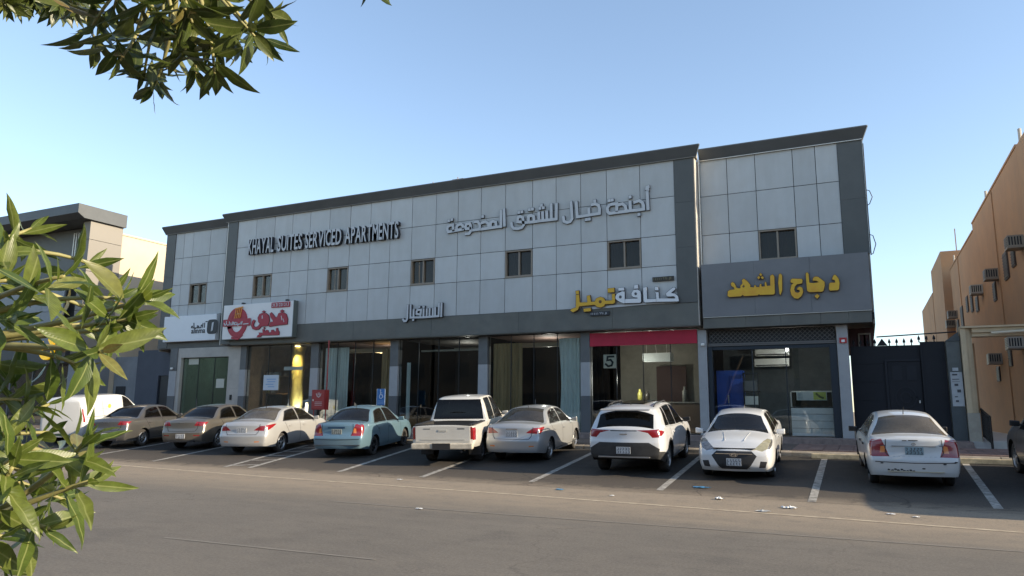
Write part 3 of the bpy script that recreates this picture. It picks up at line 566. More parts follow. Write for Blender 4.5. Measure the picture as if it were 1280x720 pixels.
for k, (a, b_) in enumerate(((-25.95, -25.35), (-25.9, -25.4), (-26.0, -25.5), (-25.85, -25.45))): MB().box(a, b_, 26.488, 26.493, 3.02-k*.12, 3.06-k*.12).build('print_line', mat('blue print', (.20, .34, .55), .7), nt_)
MB().box(-24.9, -23.75, 26.49, 26.51, 3.45, 3.62).build('door_closer_rail', mat('grey green rail', (.22, .25, .23), .5, .3), bld)
fs = sthing('serving_table', MB().box(-24.2, -23.35, 27.3, 28.0, .9, 1.95), mat('cream counter', (.42, .37, .27), .5), 'cream serving table at the right end of the falafel shop', 'table', bev=.015)
sthing('food_bag', MB().lathe([(0, 0), (0, .12), (.15, .14), (.3, .10), (.3, 0)], 10, (-23.75, 27.5, 1.955), 'z'), mat('lime bag', (.5, .5, .05), .5), 'small yellow bag on the cream serving table', 'bag', smooth=True)
sthing('white_bag', MB().box(-24.0, -23.6, 27.6, 27.8, 2.3, 2.75), mat('white bag', (.5, .52, .5), .6), 'white carrier hanging above the serving table in the falafel shop', 'bag', bev=.05)
# CCTV, alarm
for (x, y, z, lab) in ((-32.35, 26.3, 3.6, 'small white camera on the grey pilaster left of the bank front'), (-5.15, 26.3, 4.0, 'small white camera on the grey pillar between the kunafa and chicken shops')):
    cc = thing('security_camera', (x, y, z), lab, 'camera'); MB().lathe([(0, 0), (0, .06), (.05, .07), (.10, .06)], 12, (x, y, z), 'z').build('housing', mat('white plastic', (.6, .6, .6)), cc, smooth=True); MB().box(x-.02, x+.02, y, y+.09, z+.04, z+.08).build('bracket', m_trim, cc)
al = thing('fire_alarm', (-.58, 26.36, 4.05), 'small red fire alarm box on the right-hand pale pillar of the chicken shop', 'alarm'); MB().box(-.68, -.46, 26.33, 26.38, 3.97, 4.15).build('box', mat('alarm red', (.42, .03, .03), .5), al); MB().box(-.62, -.52, 26.322, 26.33, 4.0, 4.08).build('label_plate', mat('white plastic', (.6, .6, .6)), al)
# hose cabinet and sign
hc = thing('fire_hose_cabinet', (-21.8, 25.5, .7), 'red fire hose cabinet with white emblem standing in front of the reception glass', 'cabinet'); m_red = mat('hose cabinet red', (.27, .018, .018), .5, var=.2, vscale=4)
o = MB().box(-22.25, -21.48, 25.5, 25.75, 1.62, 2.5).build('body', m_red, hc); bevel_obj(o, .012)
MB().box(-22.2, -21.53, 25.485, 25.5, 1.67, 2.45).build('door', mat('hose cabinet door', (.30, .02, .02), .45), hc); mb = MB()
mb.strip([(-21.98, 2.32), (-21.93, 2.22), (-21.85, 2.17), (-21.77, 2.22), (-21.72, 2.32)], .04, 25.478, 25.484).strip([(-21.88, 2.36), (-21.88, 2.26)], .035, 25.478, 25.484).strip([(-21.81, 2.36), (-21.81, 2.26)], .035, 25.478, 25.484); mb.build('emblem', mat('emblem white', (.5, .42, .4), .6), hc)
for k in range(3): MB().box(-22.05, -21.65, 25.480, 25.484, 1.95-k*.07, 1.97-k*.07).build('print_line', mat('emblem white', (.5, .42, .4)), hc)
MB().box(-22.17, -22.12, 25.47, 25.485, 2.0, 2.08).build('latch', m_trim, hc); MB().tube([(-22.2, 25.62, .7), (-22.2, 25.62, 1.62)], .025, 6).tube([(-21.53, 25.62, .7), (-21.53, 25.62, 4.7)], .03, 6).build('red_pipe', m_red, hc)
hs = thing('accessible_parking_sign', (-18.1, 25, .7), 'blue accessible parking sign with white wheelchair symbol on a post before the reception', 'sign')
MB().tube([(-18.13, 25.03, .6), (-18.13, 25.03, 1.9)], .025, 8).build('post', m_trim, hs); MB().box(-18.345, -17.93, 25.0, 25.012, 1.83, 2.51).build('plate', mat('sign blue', (.035, .16, .42), .45), hs)
m_wh = mat('sign white', (.62, .66, .68), .5); mb = MB(); mb.strip([(-18.16, 2.40), (-18.15, 2.27), (-18.07, 2.26), (-18.03, 2.17)], .03, 24.990, 24.998).strip([(-18.15, 2.34), (-18.08, 2.34)], .022, 24.991, 24.997)
mb.strip([(-18.18, 2.27), (-18.22, 2.20), (-18.19, 2.13), (-18.12, 2.11), (-18.06, 2.16)], .024, 24.992, 24.999); mb.lathe([(0, 0), (0, .028), (.006, .028)], 12, (-18.16, 24.99, 2.45), 'y'); mb.build('wheelchair_symbol', m_wh, hs)
for k in range(3): MB().box(-18.29, -17.98, 24.993, 24.999, 2.0-k*.055, 2.018-k*.055).build('print_line', mat('sign pale print', (.25, .38, .55), .5), hs)
MB().box(-18.345, -18.33, 24.993, 24.999, 1.83, 2.51).box(-17.945, -17.93, 24.993, 24.999, 1.83, 2.51).build('rim', m_wh, hs)
# maroon rear part under the overhang
MB().box(-.40, .36, 27.7, 28.2, .8, 4.58).build('rear_wall', mat('maroon rear wall', (.07, .028, .026), .8, var=.3, vscale=3), bld)
window(-.12, .28, 3.7, 4.4, 27.66, bld, curt=(0, 1))
# ================================================================ SIGNS
STROKES = {}
STROKES['hotel'] = (25.94, 0.115, [[[[-6.92,9.17],[-6.94,9.85]]],[[[-6.95,9.92],[-6.89,9.94]],[[-6.88,10.04],[-6.94,10.03],[-6.95,9.96]]],[[[-7.44,9.5],[-7.25,9.54],[-7.13,9.45],[-7.09,9.33],[-7.09,9.19],[-7.34,9.18],[-7.6,9.19],[-7.77,9.18],[-8.14,9.18],[-8.43,9.17],[-8.5,9.25],[-8.52,9.39],[-8.44,9.5],[-8.32,9.53],[-8.13,9.52],[-8.14,9.24]],[[-7.6,9.23],[-7.61,9.53]],[[-8.08,9.47],[-7.9,9.49],[-7.8,9.39],[-7.77,9.23]]],[[[-7.31,9.0],[-7.24,9.0]]],[[[-7.64,9.72],[-7.57,9.73]]],[[[-8.48,9.68],[-8.4,9.68]],[[-8.35,9.69],[-8.28,9.69]]],[[[-9.15,9.6],[-9.0,9.62],[-8.87,9.55],[-8.83,9.39],[-8.84,9.22],[-9.09,9.21],[-9.26,9.2],[-9.75,9.18],[-9.79,9.78]],[[-9.26,9.24],[-9.27,9.45]]],[[[-9.06,9.73],[-8.99,9.74]]],[[[-9.41,9.03],[-9.34,9.03]],[[-9.29,9.03],[-9.22,9.04]]],[[[-10.01,9.81],[-9.97,9.13],[-10.05,9.02],[-10.18,9.0],[-10.31,9.06],[-10.34,9.24]]],[[[-10.63,9.81],[-10.64,9.19],[-10.85,9.19],[-11.06,9.19],[-11.23,9.19],[-11.4,9.19],[-11.6,9.18],[-12.09,9.19]],[[-10.85,9.23],[-10.86,9.82]],[[-11.04,9.22],[-11.05,9.54]],[[-11.22,9.23],[-11.23,9.53]],[[-11.39,9.23],[-11.4,9.52]],[[-11.6,9.21],[-11.62,9.4],[-11.74,9.46],[-11.85,9.43],[-11.85,9.22]]],[[[-12.09,9.23],[-12.1,9.41],[-12.23,9.47],[-12.34,9.44],[-12.34,9.26],[-12.09,9.21],[-12.07,9.1],[-12.15,9.0],[-12.32,8.97],[-12.52,9.0],[-12.6,9.1],[-12.62,9.23]]],[[[-11.85,9.71],[-11.78,9.71]],[[-11.72,9.71],[-11.64,9.72]]],[[[-12.33,9.64],[-12.25,9.65]],[[-12.19,9.65],[-12.11,9.66]]],[[[-11.39,9.71],[-11.31,9.71]],[[-11.24,9.71],[-11.16,9.72]],[[-11.32,9.83],[-11.24,9.83]]],[[[-12.94,9.16],[-12.97,9.86]]],[[[-13.11,9.81],[-13.1,9.14],[-13.32,9.14],[-13.59,9.13],[-13.67,9.13],[-14.01,9.12]],[[-13.32,9.17],[-13.34,9.35],[-13.47,9.41],[-13.58,9.36],[-13.59,9.19]],[[-14.01,9.39],[-13.82,9.42],[-13.69,9.33],[-13.67,9.17]]],[[[-14.01,9.66],[-13.92,9.66]]],[[[-14.32,9.47],[-14.18,9.46],[-14.1,9.33],[-14.09,9.13],[-14.41,9.12]]],[[[-14.54,9.21],[-14.74,9.21],[-14.78,9.31],[-14.73,9.43],[-14.57,9.42],[-14.53,9.32],[-14.52,9.09],[-14.6,8.99],[-14.76,8.99]]],[[[-14.89,9.21],[-15.19,9.19],[-15.22,9.32],[-15.16,9.42],[-15.0,9.44],[-14.91,9.37],[-14.89,9.24]],[[-15.22,9.19],[-15.62,9.16],[-15.67,9.26],[-15.66,9.38],[-15.55,9.44],[-15.4,9.45],[-15.36,9.2]]],[[[-15.65,9.65],[-15.56,9.65]],[[-15.5,9.68],[-15.41,9.69]]]])
STROKES['reception'] = (25.94, 0.1, [[[[-15.85,6.09],[-15.85,5.54]]],[[[-15.97,6.09],[-15.98,5.56],[-16.21,5.55]],[[-16.16,5.92],[-16.15,5.56]]],[[[-16.27,5.88],[-16.27,5.55],[-16.72,5.54],[-17.39,5.56],[-17.4,6.09]],[[-16.43,5.89],[-16.43,5.56]],[[-16.57,5.88],[-16.57,5.56]],[[-16.73,5.89],[-16.73,5.56]],[[-16.85,5.88],[-16.89,5.57]],[[-16.91,5.87],[-17.02,5.87],[-17.08,5.81],[-17.08,5.7],[-16.9,5.67]],[[-17.23,5.9],[-17.23,5.57]]],[[[-17.0,5.98],[-16.91,6.01]],[[-16.78,5.97],[-16.69,6.0]]],[[[-17.29,5.45],[-17.2,5.45]]],[[[-17.55,6.1],[-17.55,5.51],[-17.62,5.42],[-17.71,5.42],[-17.77,5.5]]]])
STROKES['adnan'] = (25.64, 0.045, [[[[-26.92,5.79],[-26.93,5.66]]],[[[-26.98,5.68],[-27.15,5.67],[-27.19,5.6]],[[-26.99,5.76],[-26.98,5.66]]],[[[-27.26,5.75],[-27.22,5.66],[-27.39,5.65],[-27.43,5.74],[-27.33,5.77]]],[[[-27.44,5.65],[-27.48,5.78]]],[[[-27.53,5.8],[-27.54,5.66],[-27.89,5.66]],[[-27.65,5.75],[-27.64,5.66]],[[-27.76,5.81],[-27.75,5.66]]],[[[-27.96,5.84],[-27.94,5.71],[-28.04,5.64],[-28.1,5.75]]],[[[-26.81,5.66],[-26.51,5.67]]]])
STROKES['alinma_ar'] = (25.98, 0.05, [[[[-29.83,5.88],[-29.83,5.66]]],[[[-29.95,5.87],[-29.94,5.65],[-30.02,5.8]]],[[[-30.07,5.78],[-30.07,5.65],[-30.56,5.66],[-30.6,5.9]],[[-30.22,5.66],[-30.24,5.74],[-30.33,5.76],[-30.33,5.66]]],[[[-30.66,5.75],[-30.74,5.74],[-30.75,5.68],[-30.62,5.67]]]])
STROKES['yellow_left'] = (26.0, 0.34, [])
POLYS = {}
POLYS['chicken'] = (25.88, [[[-0.72,6.17],[-0.67,6.2],[-0.61,6.13],[-0.57,6.05],[-0.55,5.91],[-0.58,5.71],[-0.62,5.68],[-0.85,5.68],[-0.88,5.73],[-0.86,5.91],[-0.82,5.94],[-0.7,5.93],[-0.67,5.95],[-0.69,6.02],[-0.77,6.05]],[[-1.56,6.31],[-1.52,6.34],[-1.48,6.29],[-1.47,5.98],[-1.33,5.96],[-1.17,5.98],[-1.25,6.04],[-1.36,6.05],[-1.34,6.14],[-1.28,6.18],[-1.18,6.16],[-1.1,6.08],[-1.0,5.98],[-1.0,5.87],[-1.05,5.69],[-1.09,5.66],[-1.49,5.67],[-1.55,5.72],[-1.56,5.98]],[[-1.25,5.59],[-1.18,5.52],[-1.26,5.43],[-1.33,5.52]],[[-2.05,6.12],[-2.0,6.16],[-1.7,6.13],[-1.68,6.08],[-1.7,5.98],[-1.85,5.96],[-1.93,5.89],[-1.96,5.78],[-1.92,5.69],[-1.84,5.66],[-1.78,5.7],[-1.79,5.76],[-1.86,5.77],[-1.85,5.83],[-1.77,5.87],[-1.7,5.83],[-1.68,5.68],[-1.74,5.55],[-1.85,5.47],[-1.96,5.49],[-2.05,5.6],[-2.08,5.76],[-2.04,5.94],[-1.96,6.01],[-2.05,6.03]],[[-2.41,6.34],[-2.36,6.36],[-2.32,6.29],[-2.33,6.03],[-2.34,5.79],[-2.4,5.62],[-2.43,5.68],[-2.45,6.04]],[[-2.7,6.31],[-2.62,6.35],[-2.57,6.28],[-2.58,5.7],[-2.63,5.66],[-3.06,5.67],[-3.1,5.7],[-3.14,5.66],[-3.59,5.66],[-3.64,5.71],[-3.7,5.66],[-4.1,5.66],[-4.15,5.71],[-4.13,5.86],[-4.06,5.9],[-3.9,5.91],[-3.93,6.0],[-4.0,6.04],[-4.02,6.13],[-3.96,6.18],[-3.89,6.12],[-3.84,5.97],[-3.79,5.94],[-3.7,5.94],[-3.7,6.03],[-3.62,6.11],[-3.64,6.23],[-3.57,6.27],[-3.47,6.18],[-3.37,6.04],[-3.37,5.96],[-3.25,5.94],[-3.23,6.02],[-3.19,6.01],[-3.18,5.95],[-3.07,5.94],[-3.05,6.04],[-3.01,6.05],[-3.0,5.95],[-2.89,5.95],[-2.89,6.09],[-2.85,6.11],[-2.82,5.96],[-2.71,5.97]],[[-3.01,6.43],[-2.96,6.37],[-3.01,6.32],[-3.06,6.38]],[[-3.07,6.33],[-3.03,6.27],[-3.08,6.22],[-3.13,6.28]],[[-2.96,6.32],[-2.91,6.26],[-2.96,6.21],[-3.01,6.27]]], [[[-3.59,6.06],[-3.55,6.0],[-3.59,5.95],[-3.64,6.0]]])
POLYS['fal'] = (25.66, [[[-24.58,5.52],[-24.08,5.54],[-24.07,5.77],[-24.17,6.0],[-24.32,6.09],[-24.49,6.11],[-24.66,6.07],[-24.74,5.9],[-24.83,5.88],[-24.99,6.04],[-25.11,6.14],[-25.2,6.08],[-25.15,5.94],[-24.99,5.77],[-24.97,5.69],[-25.12,5.68],[-25.22,5.51],[-25.16,5.47],[-24.86,5.5]],[[-24.58,6.18],[-24.45,6.24],[-24.32,6.17],[-24.44,6.12]],[[-25.28,5.52],[-25.2,5.74],[-25.26,5.99],[-25.42,6.11],[-25.66,6.14],[-25.86,6.09],[-25.95,5.93],[-25.9,5.74],[-25.79,5.63],[-25.9,5.52],[-26.05,5.47],[-26.17,5.53],[-26.19,5.63],[-26.1,5.79],[-26.21,5.84],[-26.31,5.75],[-26.33,5.54],[-26.23,5.41],[-26.02,5.35],[-25.83,5.38],[-25.69,5.5]],[[-25.71,6.21],[-25.6,6.25],[-25.48,6.19],[-25.59,6.16]],[[-25.93,5.0],[-25.71,5.01],[-25.61,5.08],[-25.2,5.07],[-24.56,5.06],[-24.55,5.19],[-24.63,5.28],[-24.65,5.38],[-24.75,5.38],[-24.74,5.23],[-24.83,5.21],[-24.93,5.3],[-25.04,5.3],[-25.05,5.19],[-25.2,5.18],[-25.25,5.3],[-25.37,5.31],[-25.43,5.22],[-25.49,5.34],[-25.61,5.36],[-25.57,5.19],[-25.68,5.19],[-25.83,5.21],[-25.78,5.12],[-25.89,5.07]],[[-25.56,5.43],[-25.49,5.45],[-25.44,5.4],[-25.5,5.38]]], [[[-24.49,5.95],[-24.45,5.96],[-24.4,5.75],[-24.44,5.74]],[[-24.37,5.82],[-24.34,5.82],[-24.26,5.65],[-24.31,5.65]],[[-25.69,6.02],[-25.64,6.03],[-25.62,5.88],[-25.68,5.87]]])
POLYS['kunw'] = (25.86, [[[-6.07,6.11],[-6.0,6.12],[-5.96,6.06],[-6.08,5.97],[-6.13,5.92],[-5.99,5.89],[-5.89,5.8],[-5.85,5.61],[-5.94,5.6],[-6.68,5.63],[-6.68,5.92],[-6.72,5.98],[-6.59,5.99],[-6.58,5.75],[-5.99,5.71],[-5.99,5.77],[-6.04,5.8],[-6.26,5.8],[-6.32,5.86],[-6.31,5.93],[-6.18,6.03]],[[-7.16,6.19],[-7.03,6.2],[-7.02,5.75],[-6.69,5.73],[-6.69,5.63],[-7.1,5.63],[-7.15,5.68]],[[-6.72,6.18],[-6.6,6.18],[-6.59,6.05],[-6.72,6.06]],[[-7.61,6.01],[-7.53,6.12],[-7.37,6.13],[-7.27,6.06],[-7.25,5.95],[-7.25,5.66],[-7.3,5.63],[-7.86,5.65],[-7.86,5.77],[-7.84,5.8],[-7.38,5.79],[-7.38,5.83],[-7.53,5.85],[-7.6,5.91]],[[-7.5,6.3],[-7.35,6.31],[-7.35,6.17],[-7.5,6.17]],[[-8.22,5.93],[-8.15,6.03],[-8.03,6.07],[-7.97,6.1],[-7.87,6.08],[-7.87,5.65],[-7.91,5.64],[-8.06,5.71],[-8.17,5.78],[-8.22,5.85]],[[-8.11,6.24],[-7.89,6.24],[-7.88,6.13],[-8.11,6.13]]], [[[-7.5,5.98],[-7.48,6.02],[-7.44,6.03],[-7.41,6.01],[-7.39,5.97],[-7.41,5.93],[-7.45,5.92],[-7.48,5.93]],[[-8.09,5.89],[-8.08,5.94],[-8.03,5.95],[-7.99,5.93],[-7.98,5.89],[-8.0,5.84],[-8.04,5.83],[-8.08,5.85]]])
POLYS['kuny'] = (25.86, [[[-8.36,6.02],[-8.25,6.03],[-8.25,5.69],[-8.33,5.65],[-8.64,5.66],[-8.68,5.58],[-8.82,5.54],[-8.97,5.57],[-9.03,5.65],[-9.24,5.65],[-9.68,5.63],[-9.73,5.5],[-9.93,5.41],[-10.04,5.48],[-9.98,5.54],[-9.81,5.59],[-9.8,5.99],[-9.81,6.07],[-9.68,6.07],[-9.66,5.77],[-9.34,5.76],[-9.36,6.01],[-9.24,6.03],[-9.2,5.77],[-9.05,5.77],[-8.98,5.89],[-8.82,5.94],[-8.69,5.89],[-8.63,5.78],[-8.36,5.78]],[[-8.53,6.24],[-8.27,6.25],[-8.27,6.09],[-8.52,6.09]],[[-9.82,6.23],[-9.69,6.24],[-9.69,6.1],[-9.8,6.1]],[[-9.5,5.52],[-9.22,5.54],[-9.21,5.42],[-9.49,5.41]]], [[[-8.89,5.76],[-8.87,5.8],[-8.83,5.82],[-8.78,5.8],[-8.77,5.75],[-8.79,5.7],[-8.83,5.69],[-8.87,5.71]]])
def grow(P, g):
    n = len(P); A_ = sum(P[i][0]*P[(i+1) % n][1]-P[(i+1) % n][0]*P[i][1] for i in range(n)); sg = 1 if A_ > 0 else -1; out = []
    for i in range(n):
        a, b, c = Vector(P[i-1]), Vector(P[i]), Vector(P[(i+1) % n]); d1 = (b-a).normalized(); d2 = (c-b).normalized(); m = Vector((d1.y+d2.y, -d1.x-d2.x)); out.append(tuple(b+(m.normalized() if m.length > .01 else m)*g*sg))
    return out
def poly_sign(key, root, face, side, depth, dark):
    y, Ps, Hs = POLYS[key]
    for P_ in Ps:
        o = MB().prism(P_, y-.006, y+.004, 'y').build('letter', face, root); MB().prism(grow(P_, .018), y+.0045, y+depth, 'y').build('letter_side', side, o)
    for P_ in Hs: MB().prism(P_, y-.009, y-.0065, 'y').build('letter_eye', dark, root)
def stroke_sign(key, root, face, side, depth=.1, names='letter', stag=True, wid=None, fwd_off=0.):
    y, wd, L = STROKES[key]; wd = wid or wd; y -= fwd_off
    for L1 in L:
        mb = MB(); mb2 = MB()
        for i, pl in enumerate(L1):
            if len(pl) == 2 and math.dist(pl[0], pl[1]) < wd*1.2:   # a dot: keep it a square block
                c = ((pl[0][0]+pl[1][0])/2, (pl[0][1]+pl[1][1])/2); h = max(wd, math.dist(pl[0], pl[1]))*.5; q = [(c[0]-h, c[1]), (c[0]+h, c[1])]; e = 0
                for m_, yy0, yy1, g in ((mb, y-.004-i*.0017, y+.004, 0), (mb2, y+.004, y+depth, .012)): m_.box(c[0]-h-g, c[0]+h+g, yy0, yy1, c[1]-wd*.5-g, c[1]+wd*.5+g)
                continue
            mb.strip(pl, wd, y-.004-i*.0017, y+.004+i*.0003); mb2.strip(pl, wd+.022, y+.0045+i*.0003, y+depth+i*.0009)
        o = mb.build(names, face, root); mb2.build('letter_side', side, o)
m_ltr = mat('white letter face', (.50, .52, .54), .5, var=.1, vscale=3); m_ls = mat('black letter side', (.018, .02, .026), .5); m_lsl = mat('dark grey letter side', (.06, .065, .075), .5)
s1 = thing('hotel_name_sign', (-13.5, 25.95, 8.9), 'long pale raised Arabic lettering high on the panels, right of the Latin capitals', 'sign', None)
stroke_sign('hotel', s1, m_ltr, m_lsl, .07, fwd_off=.03)
s2 = thing('hotel_name_sign', (-22.5, 25.95, 9.2), 'long raised Latin lettering in capitals, pale faces with black sides, upper left panels', 'sign', None)
def word(txt, x0, x1, z0, z1, root):
    gl = [text_mesh(ch, 1, .02, 1, .012) for ch in txt]; ext = [(min(v.co.x for v in g.vertices), max(v.co.x for v in g.vertices), max(v.co.z for v in g.vertices)) for g in gl]
    gap = .085; tot = sum(b-a for a, b, c in ext)+gap*(len(txt)-1); k = (x1-x0)/tot; cx = x0; off = world_off(root); hmax = max(c for a, b, c in ext)
    for g, (a, b, c) in zip(gl, ext):
        for nm, m, y0, y1, par in (('letter', m_ltr, 25.80, 25.806, root), ('letter_side', m_ls, 25.807, 25.99, None)):
            me = g.copy()
            for v in me.vertices: v.co = Vector((cx+(v.co.x-a)*k, y0 if v.co.y < 0 else y1, z0+v.co.z/hmax*(z1-z0)))-off
            me.materials.clear(); me.materials.append(m)
            if par: o = link(nm, me, par)
            else: link(nm, me, o)
        cx += (b-a+gap)*k
for t_, a, b in (('KHAYAL', -27.03, -25.38), ('SUITES', -25.13, -23.6), ('SERVICED', -23.40, -21.28), ('APARTMENTS', -21.06, -18.12)): word(t_, a, b, 9.14, 9.90, s2)
s3 = thing('reception_sign', (-17, 25.95, 5.6), 'small pale raised Arabic reception lettering with black sides, over the joint above the reception', 'sign')
stroke_sign('reception', s3, m_ltr, m_ls, .11, fwd_off=.06, wid=.085)
m_yel = mat('yellow letter face', (.62, .36, .02), .45); m_ys = mat('brown letter side', (.12, .06, .012), .5)
s4 = thing('kunafa_sign', (-8, 25.9, 5.6), 'white and yellow Arabic lettering on a pale backing, right end of the grey fascia', 'sign')
poly_sign('kunw', s4, mat('bright white letter face', (.66, .68, .70), .45), m_lsl, .10, m_lsl); poly_sign('kuny', s4, m_yel, m_ys, .10, m_ys)
MB().pts([(-9.2, 25.955, 5.50), (-5.93, 25.955, 5.60), (-5.93, 25.955, 5.68), (-9.2, 25.955, 5.585), (-9.2, 25.98, 5.50), (-5.93, 25.98, 5.60), (-5.93, 25.98, 5.68), (-9.2, 25.98, 5.585)], [(0, 1, 2, 3), (4, 7, 6, 5), (0, 4, 5, 1), (3, 2, 6, 7), (1, 5, 6, 2), (0, 3, 7, 4)]).build('backing_rail', m_ltr, s4)
def plate(name, x0, x1, z0, z1, base, ink, label, root=None):
    t = thing(name, ((x0+x1)/2, 25.93, z0), label, 'sign'); MB().box(x0, x1, 25.92, 25.975, z0, z1).build('board', base, t); n = int((x1-x0)/.075)
    mb = MB(); rr = random.Random(4)
    for i in range(n):
        a = x0+.04+i*(x1-x0-.08)/n; mb.strip([(a, z0+.04), (a, z1-.04)] if rr.random() < .4 else ([(a, z0+.04), (a+.03, z0+.04), (a+.03, z1-.04)] if rr.random() < .5 else [(a, z1-.04), (a+.03, z1-.04), (a+.03, z0+.05)]), .014, 25.913, 25.919)
    mb.build('small_print', ink, t); return t
plate('phone_plate', -9.26, -8.5, 5.24, 5.39, m_ls, m_ltr, 'tiny black plate with white digits under the yellow Arabic letters')
plate('slogan_plate', -6.82, -6.03, 6.40, 6.56, mat('black brown plate', (.03, .026, .018), .5), mat('dull gold print', (.22, .19, .10), .5), 'small black brown plate with a thin gold line of print above the white Arabic letters')
s5 = thing('chicken_shop_sign', (-2.4, 25.95, 5.6), 'thick yellow Arabic lettering on the mid grey sign panel of the right-hand shop', 'sign')
poly_sign('chicken', s5, mat('amber letter face', (.66, .42, .02), .45, var=.25, vscale=3, col2=(.60, .30, .02)), m_ys, .09, m_ys)
# bank sign
s6 = thing('bank_sign', (-31.3, 26.4, 5.0), 'plain white box sign with small black print and rounded emblem, above the green glass', 'sign')
o = MB().box(-33.22, -29.40, 26.3, 26.56, 5.04, 6.38).build('sign_box', mat('white sign face', (.72, .75, .77), .4, var=.05, vscale=1), s6); bevel_obj(o, .015, 1)
sc6 = 26.3/25.98; m_ink = mat('black print', (.018, .02, .024), .5)
import itertools
y6, w6, L6 = STROKES['alinma_ar']
mb = MB(); k_ = 0
for Lx in L6:
    for pl in Lx: mb.strip([(p[0]*sc6, 1.75+(p[1]-1.75)*sc6) for p in pl], .05, 26.285-k_*.001, 26.298); k_ += 1
mb.strip([(-30.12, 6.0), (-30.02, 6.0)], .05, 26.284, 26.298); mb.build('arabic_print', m_ink, s6)
write_text('alinma', -31.12, -30.12, 5.42, 5.70, 26.29, m_ink, s6, 'latin_print', .01, .012)
n = 28; prof = []
for i in range(n):
    t = 2*math.pi*i/n; c, s_ = math.cos(t), math.sin(t); e = .5
    prof.append((-29.63+.37*abs(c)**e*(1 if c > 0 else -1), 5.72+.37*abs(s_)**e*(1 if s_ > 0 else -1)))
MB().prism(prof, 26.282, 26.298, 'y').build('emblem', m_ink, s6)
MB().prism([(-29.70, 5.48), (-29.58, 5.48+.06), (-29.54, 5.96), (-29.66, 5.92)], 26.274, 26.281, 'y').build('emblem_slot', m_ltr, s6)
# falafel sign
s7 = thing('falafel_sign', (-26, 25.8, 4.95), 'white box sign with crimson Arabic lettering and round fork emblem, above the golden column', 'sign')
o = MB().box(-28.27, -23.80, 25.70, 25.96, 4.96, 6.64).build('sign_box', mat('white sign board', (.70, .70, .69), .4, var=.06, vscale=1), s7); bevel_obj(o, .012, 1)
MB().box(-23.795, -23.76, 25.69, 25.97, 4.94, 6.66).box(-28.30, -28.275, 25.69, 25.97, 4.94, 6.66).box(-28.27, -23.8, 25.69, 25.97, 4.93, 4.955).build('sign_edge', mat('grey sign edge', (.10, .12, .115), .5, .2), s7)
m_cr = mat('crimson letter', (.33, .012, .03), .45); m_cd = mat('deep crimson side', (.09, .006, .012), .5)
poly_sign('fal', s7, m_cr, m_cd, .03, m_ltr)
mb = MB(); N = 30; cx, cz = -27.28, 5.76
mb.strip([(cx+.52*math.cos(R(200+i*12)), cz+.60*math.sin(R(200+i*12))) for i in range(31)], .26, 25.655, 25.70)
mb.strip([(cx+.36, cz-.62), (cx+.10, cz-.80), (cx-.28, cz-.74)], .10, 25.66, 25.70)
mb.strip([(cx-.34, cz+.27), (cx+.34, cz+.27)], .26, 25.664, 25.70)
mb.build('round_emblem', m_cr, s7)
MB().box(-28.19, -26.39, 25.645, 25.656, 5.585, 5.93).build('emblem_band', m_cr, s7)
y_, w_, L_ = STROKES['adnan']; mb = MB()
for q, Lx in enumerate(L_):
    for pl in Lx: mb.strip(pl, .05, 25.632-q*.0012, 25.642)
mb.build('band_print', m_ltr, s7)
mb = MB()
for k in range(4): mb.strip([(-27.42+k*.11, 5.98), (-27.36+k*.12, 6.46)], .045, 25.632-k*.001, 25.65)
mb.strip([(-27.42, 6.44), (-26.95, 6.50)], .05, 25.627, 25.65); mb.build('fork', mat('orange fork', (.65, .26, .03), .45), s7)
pb = MB().box(-25.13, -24.0, 25.66, 25.70, 6.36, 6.61).build('phone_panel', m_cr, s7); mb = MB(); rr = random.Random(8)
for i in range(10):
    a = -25.06+i*.105; mb.strip([(a, 6.42), (a+.05, 6.42), (a+.05, 6.55), (a, 6.55)] if rr.random() < .6 else [(a+.02, 6.42), (a+.02, 6.55)], .024, 25.648, 25.658)
mb.build('digits', m_ltr, pb)
for x in (-27.1, -24.3): tag(MB().box(x-.06, x+.06, 25.75, 25.9, 6.66, 6.74).build('sign_lamp', m_mull), 'small dark lamp on top of the falafel sign, %s one' % ('left' if x < -26 else 'right'), 'lamp', 'lamps on the falafel sign')
# ================================================================ GATE, PILLAR, PORTAL
m_gate = mat('navy gate steel', (.008, .0095, .014), .75, 0, var=.25, vscale=2); m_gate2 = mat('navy gate relief', (.012, .014, .019), .75, 0)
gt = thing('metal_gate', (1.0, 27, .87), 'tall navy steel gate with arrow spikes and a relief door, right of the shops', 'gate')
for i in range(5):
    z = .9+i*.6; MB().box(-.37, 1.68, 27.0, 27.03, z, z+.594).build('gate_panel', m_gate, gt)
MB().box(-.37, 2.38, 27.04, 27.06, .88, 3.86).build('backing', m_gate, gt)
MB().box(1.72, 2.37, 26.90, 26.94, .9, 3.98).build('gate_leaf', m_gate, gt); MB().box(1.68, 1.72, 26.88, 27.02, .88, 3.98).build('gate_post', m_gate2, gt)
d = MB().box(.70, 1.64, 26.96, 26.995, .95, 3.36).build('door', m_gate, gt)
MB().box(.62, .69, 26.94, 26.998, .92, 3.44).box(.69, 1.66, 26.94, 26.998, 3.37, 3.44).build('door_frame', m_gate2, d)
for (a, b_, z0, z1) in ((.82, 1.52, 1.05, 1.75), (.82, 1.10, 2.75, 3.22), (1.24, 1.52, 2.75, 3.22)): MB().box(a, b_, 26.945, 26.958, z0, z1).build('door_relief', m_gate2, d)
mb = MB(); mb.strip([(1.17+.30*math.cos(R(a)), 2.2+.34*math.sin(R(a))) for a in range(0, 361, 24)], .045, 26.94, 26.957).strip([(1.17+.15*math.cos(R(a)), 2.2+.17*math.sin(R(a))) for a in range(0, 361, 30)], .04, 26.935, 26.957); mb.build('ring_relief', m_gate2, d)
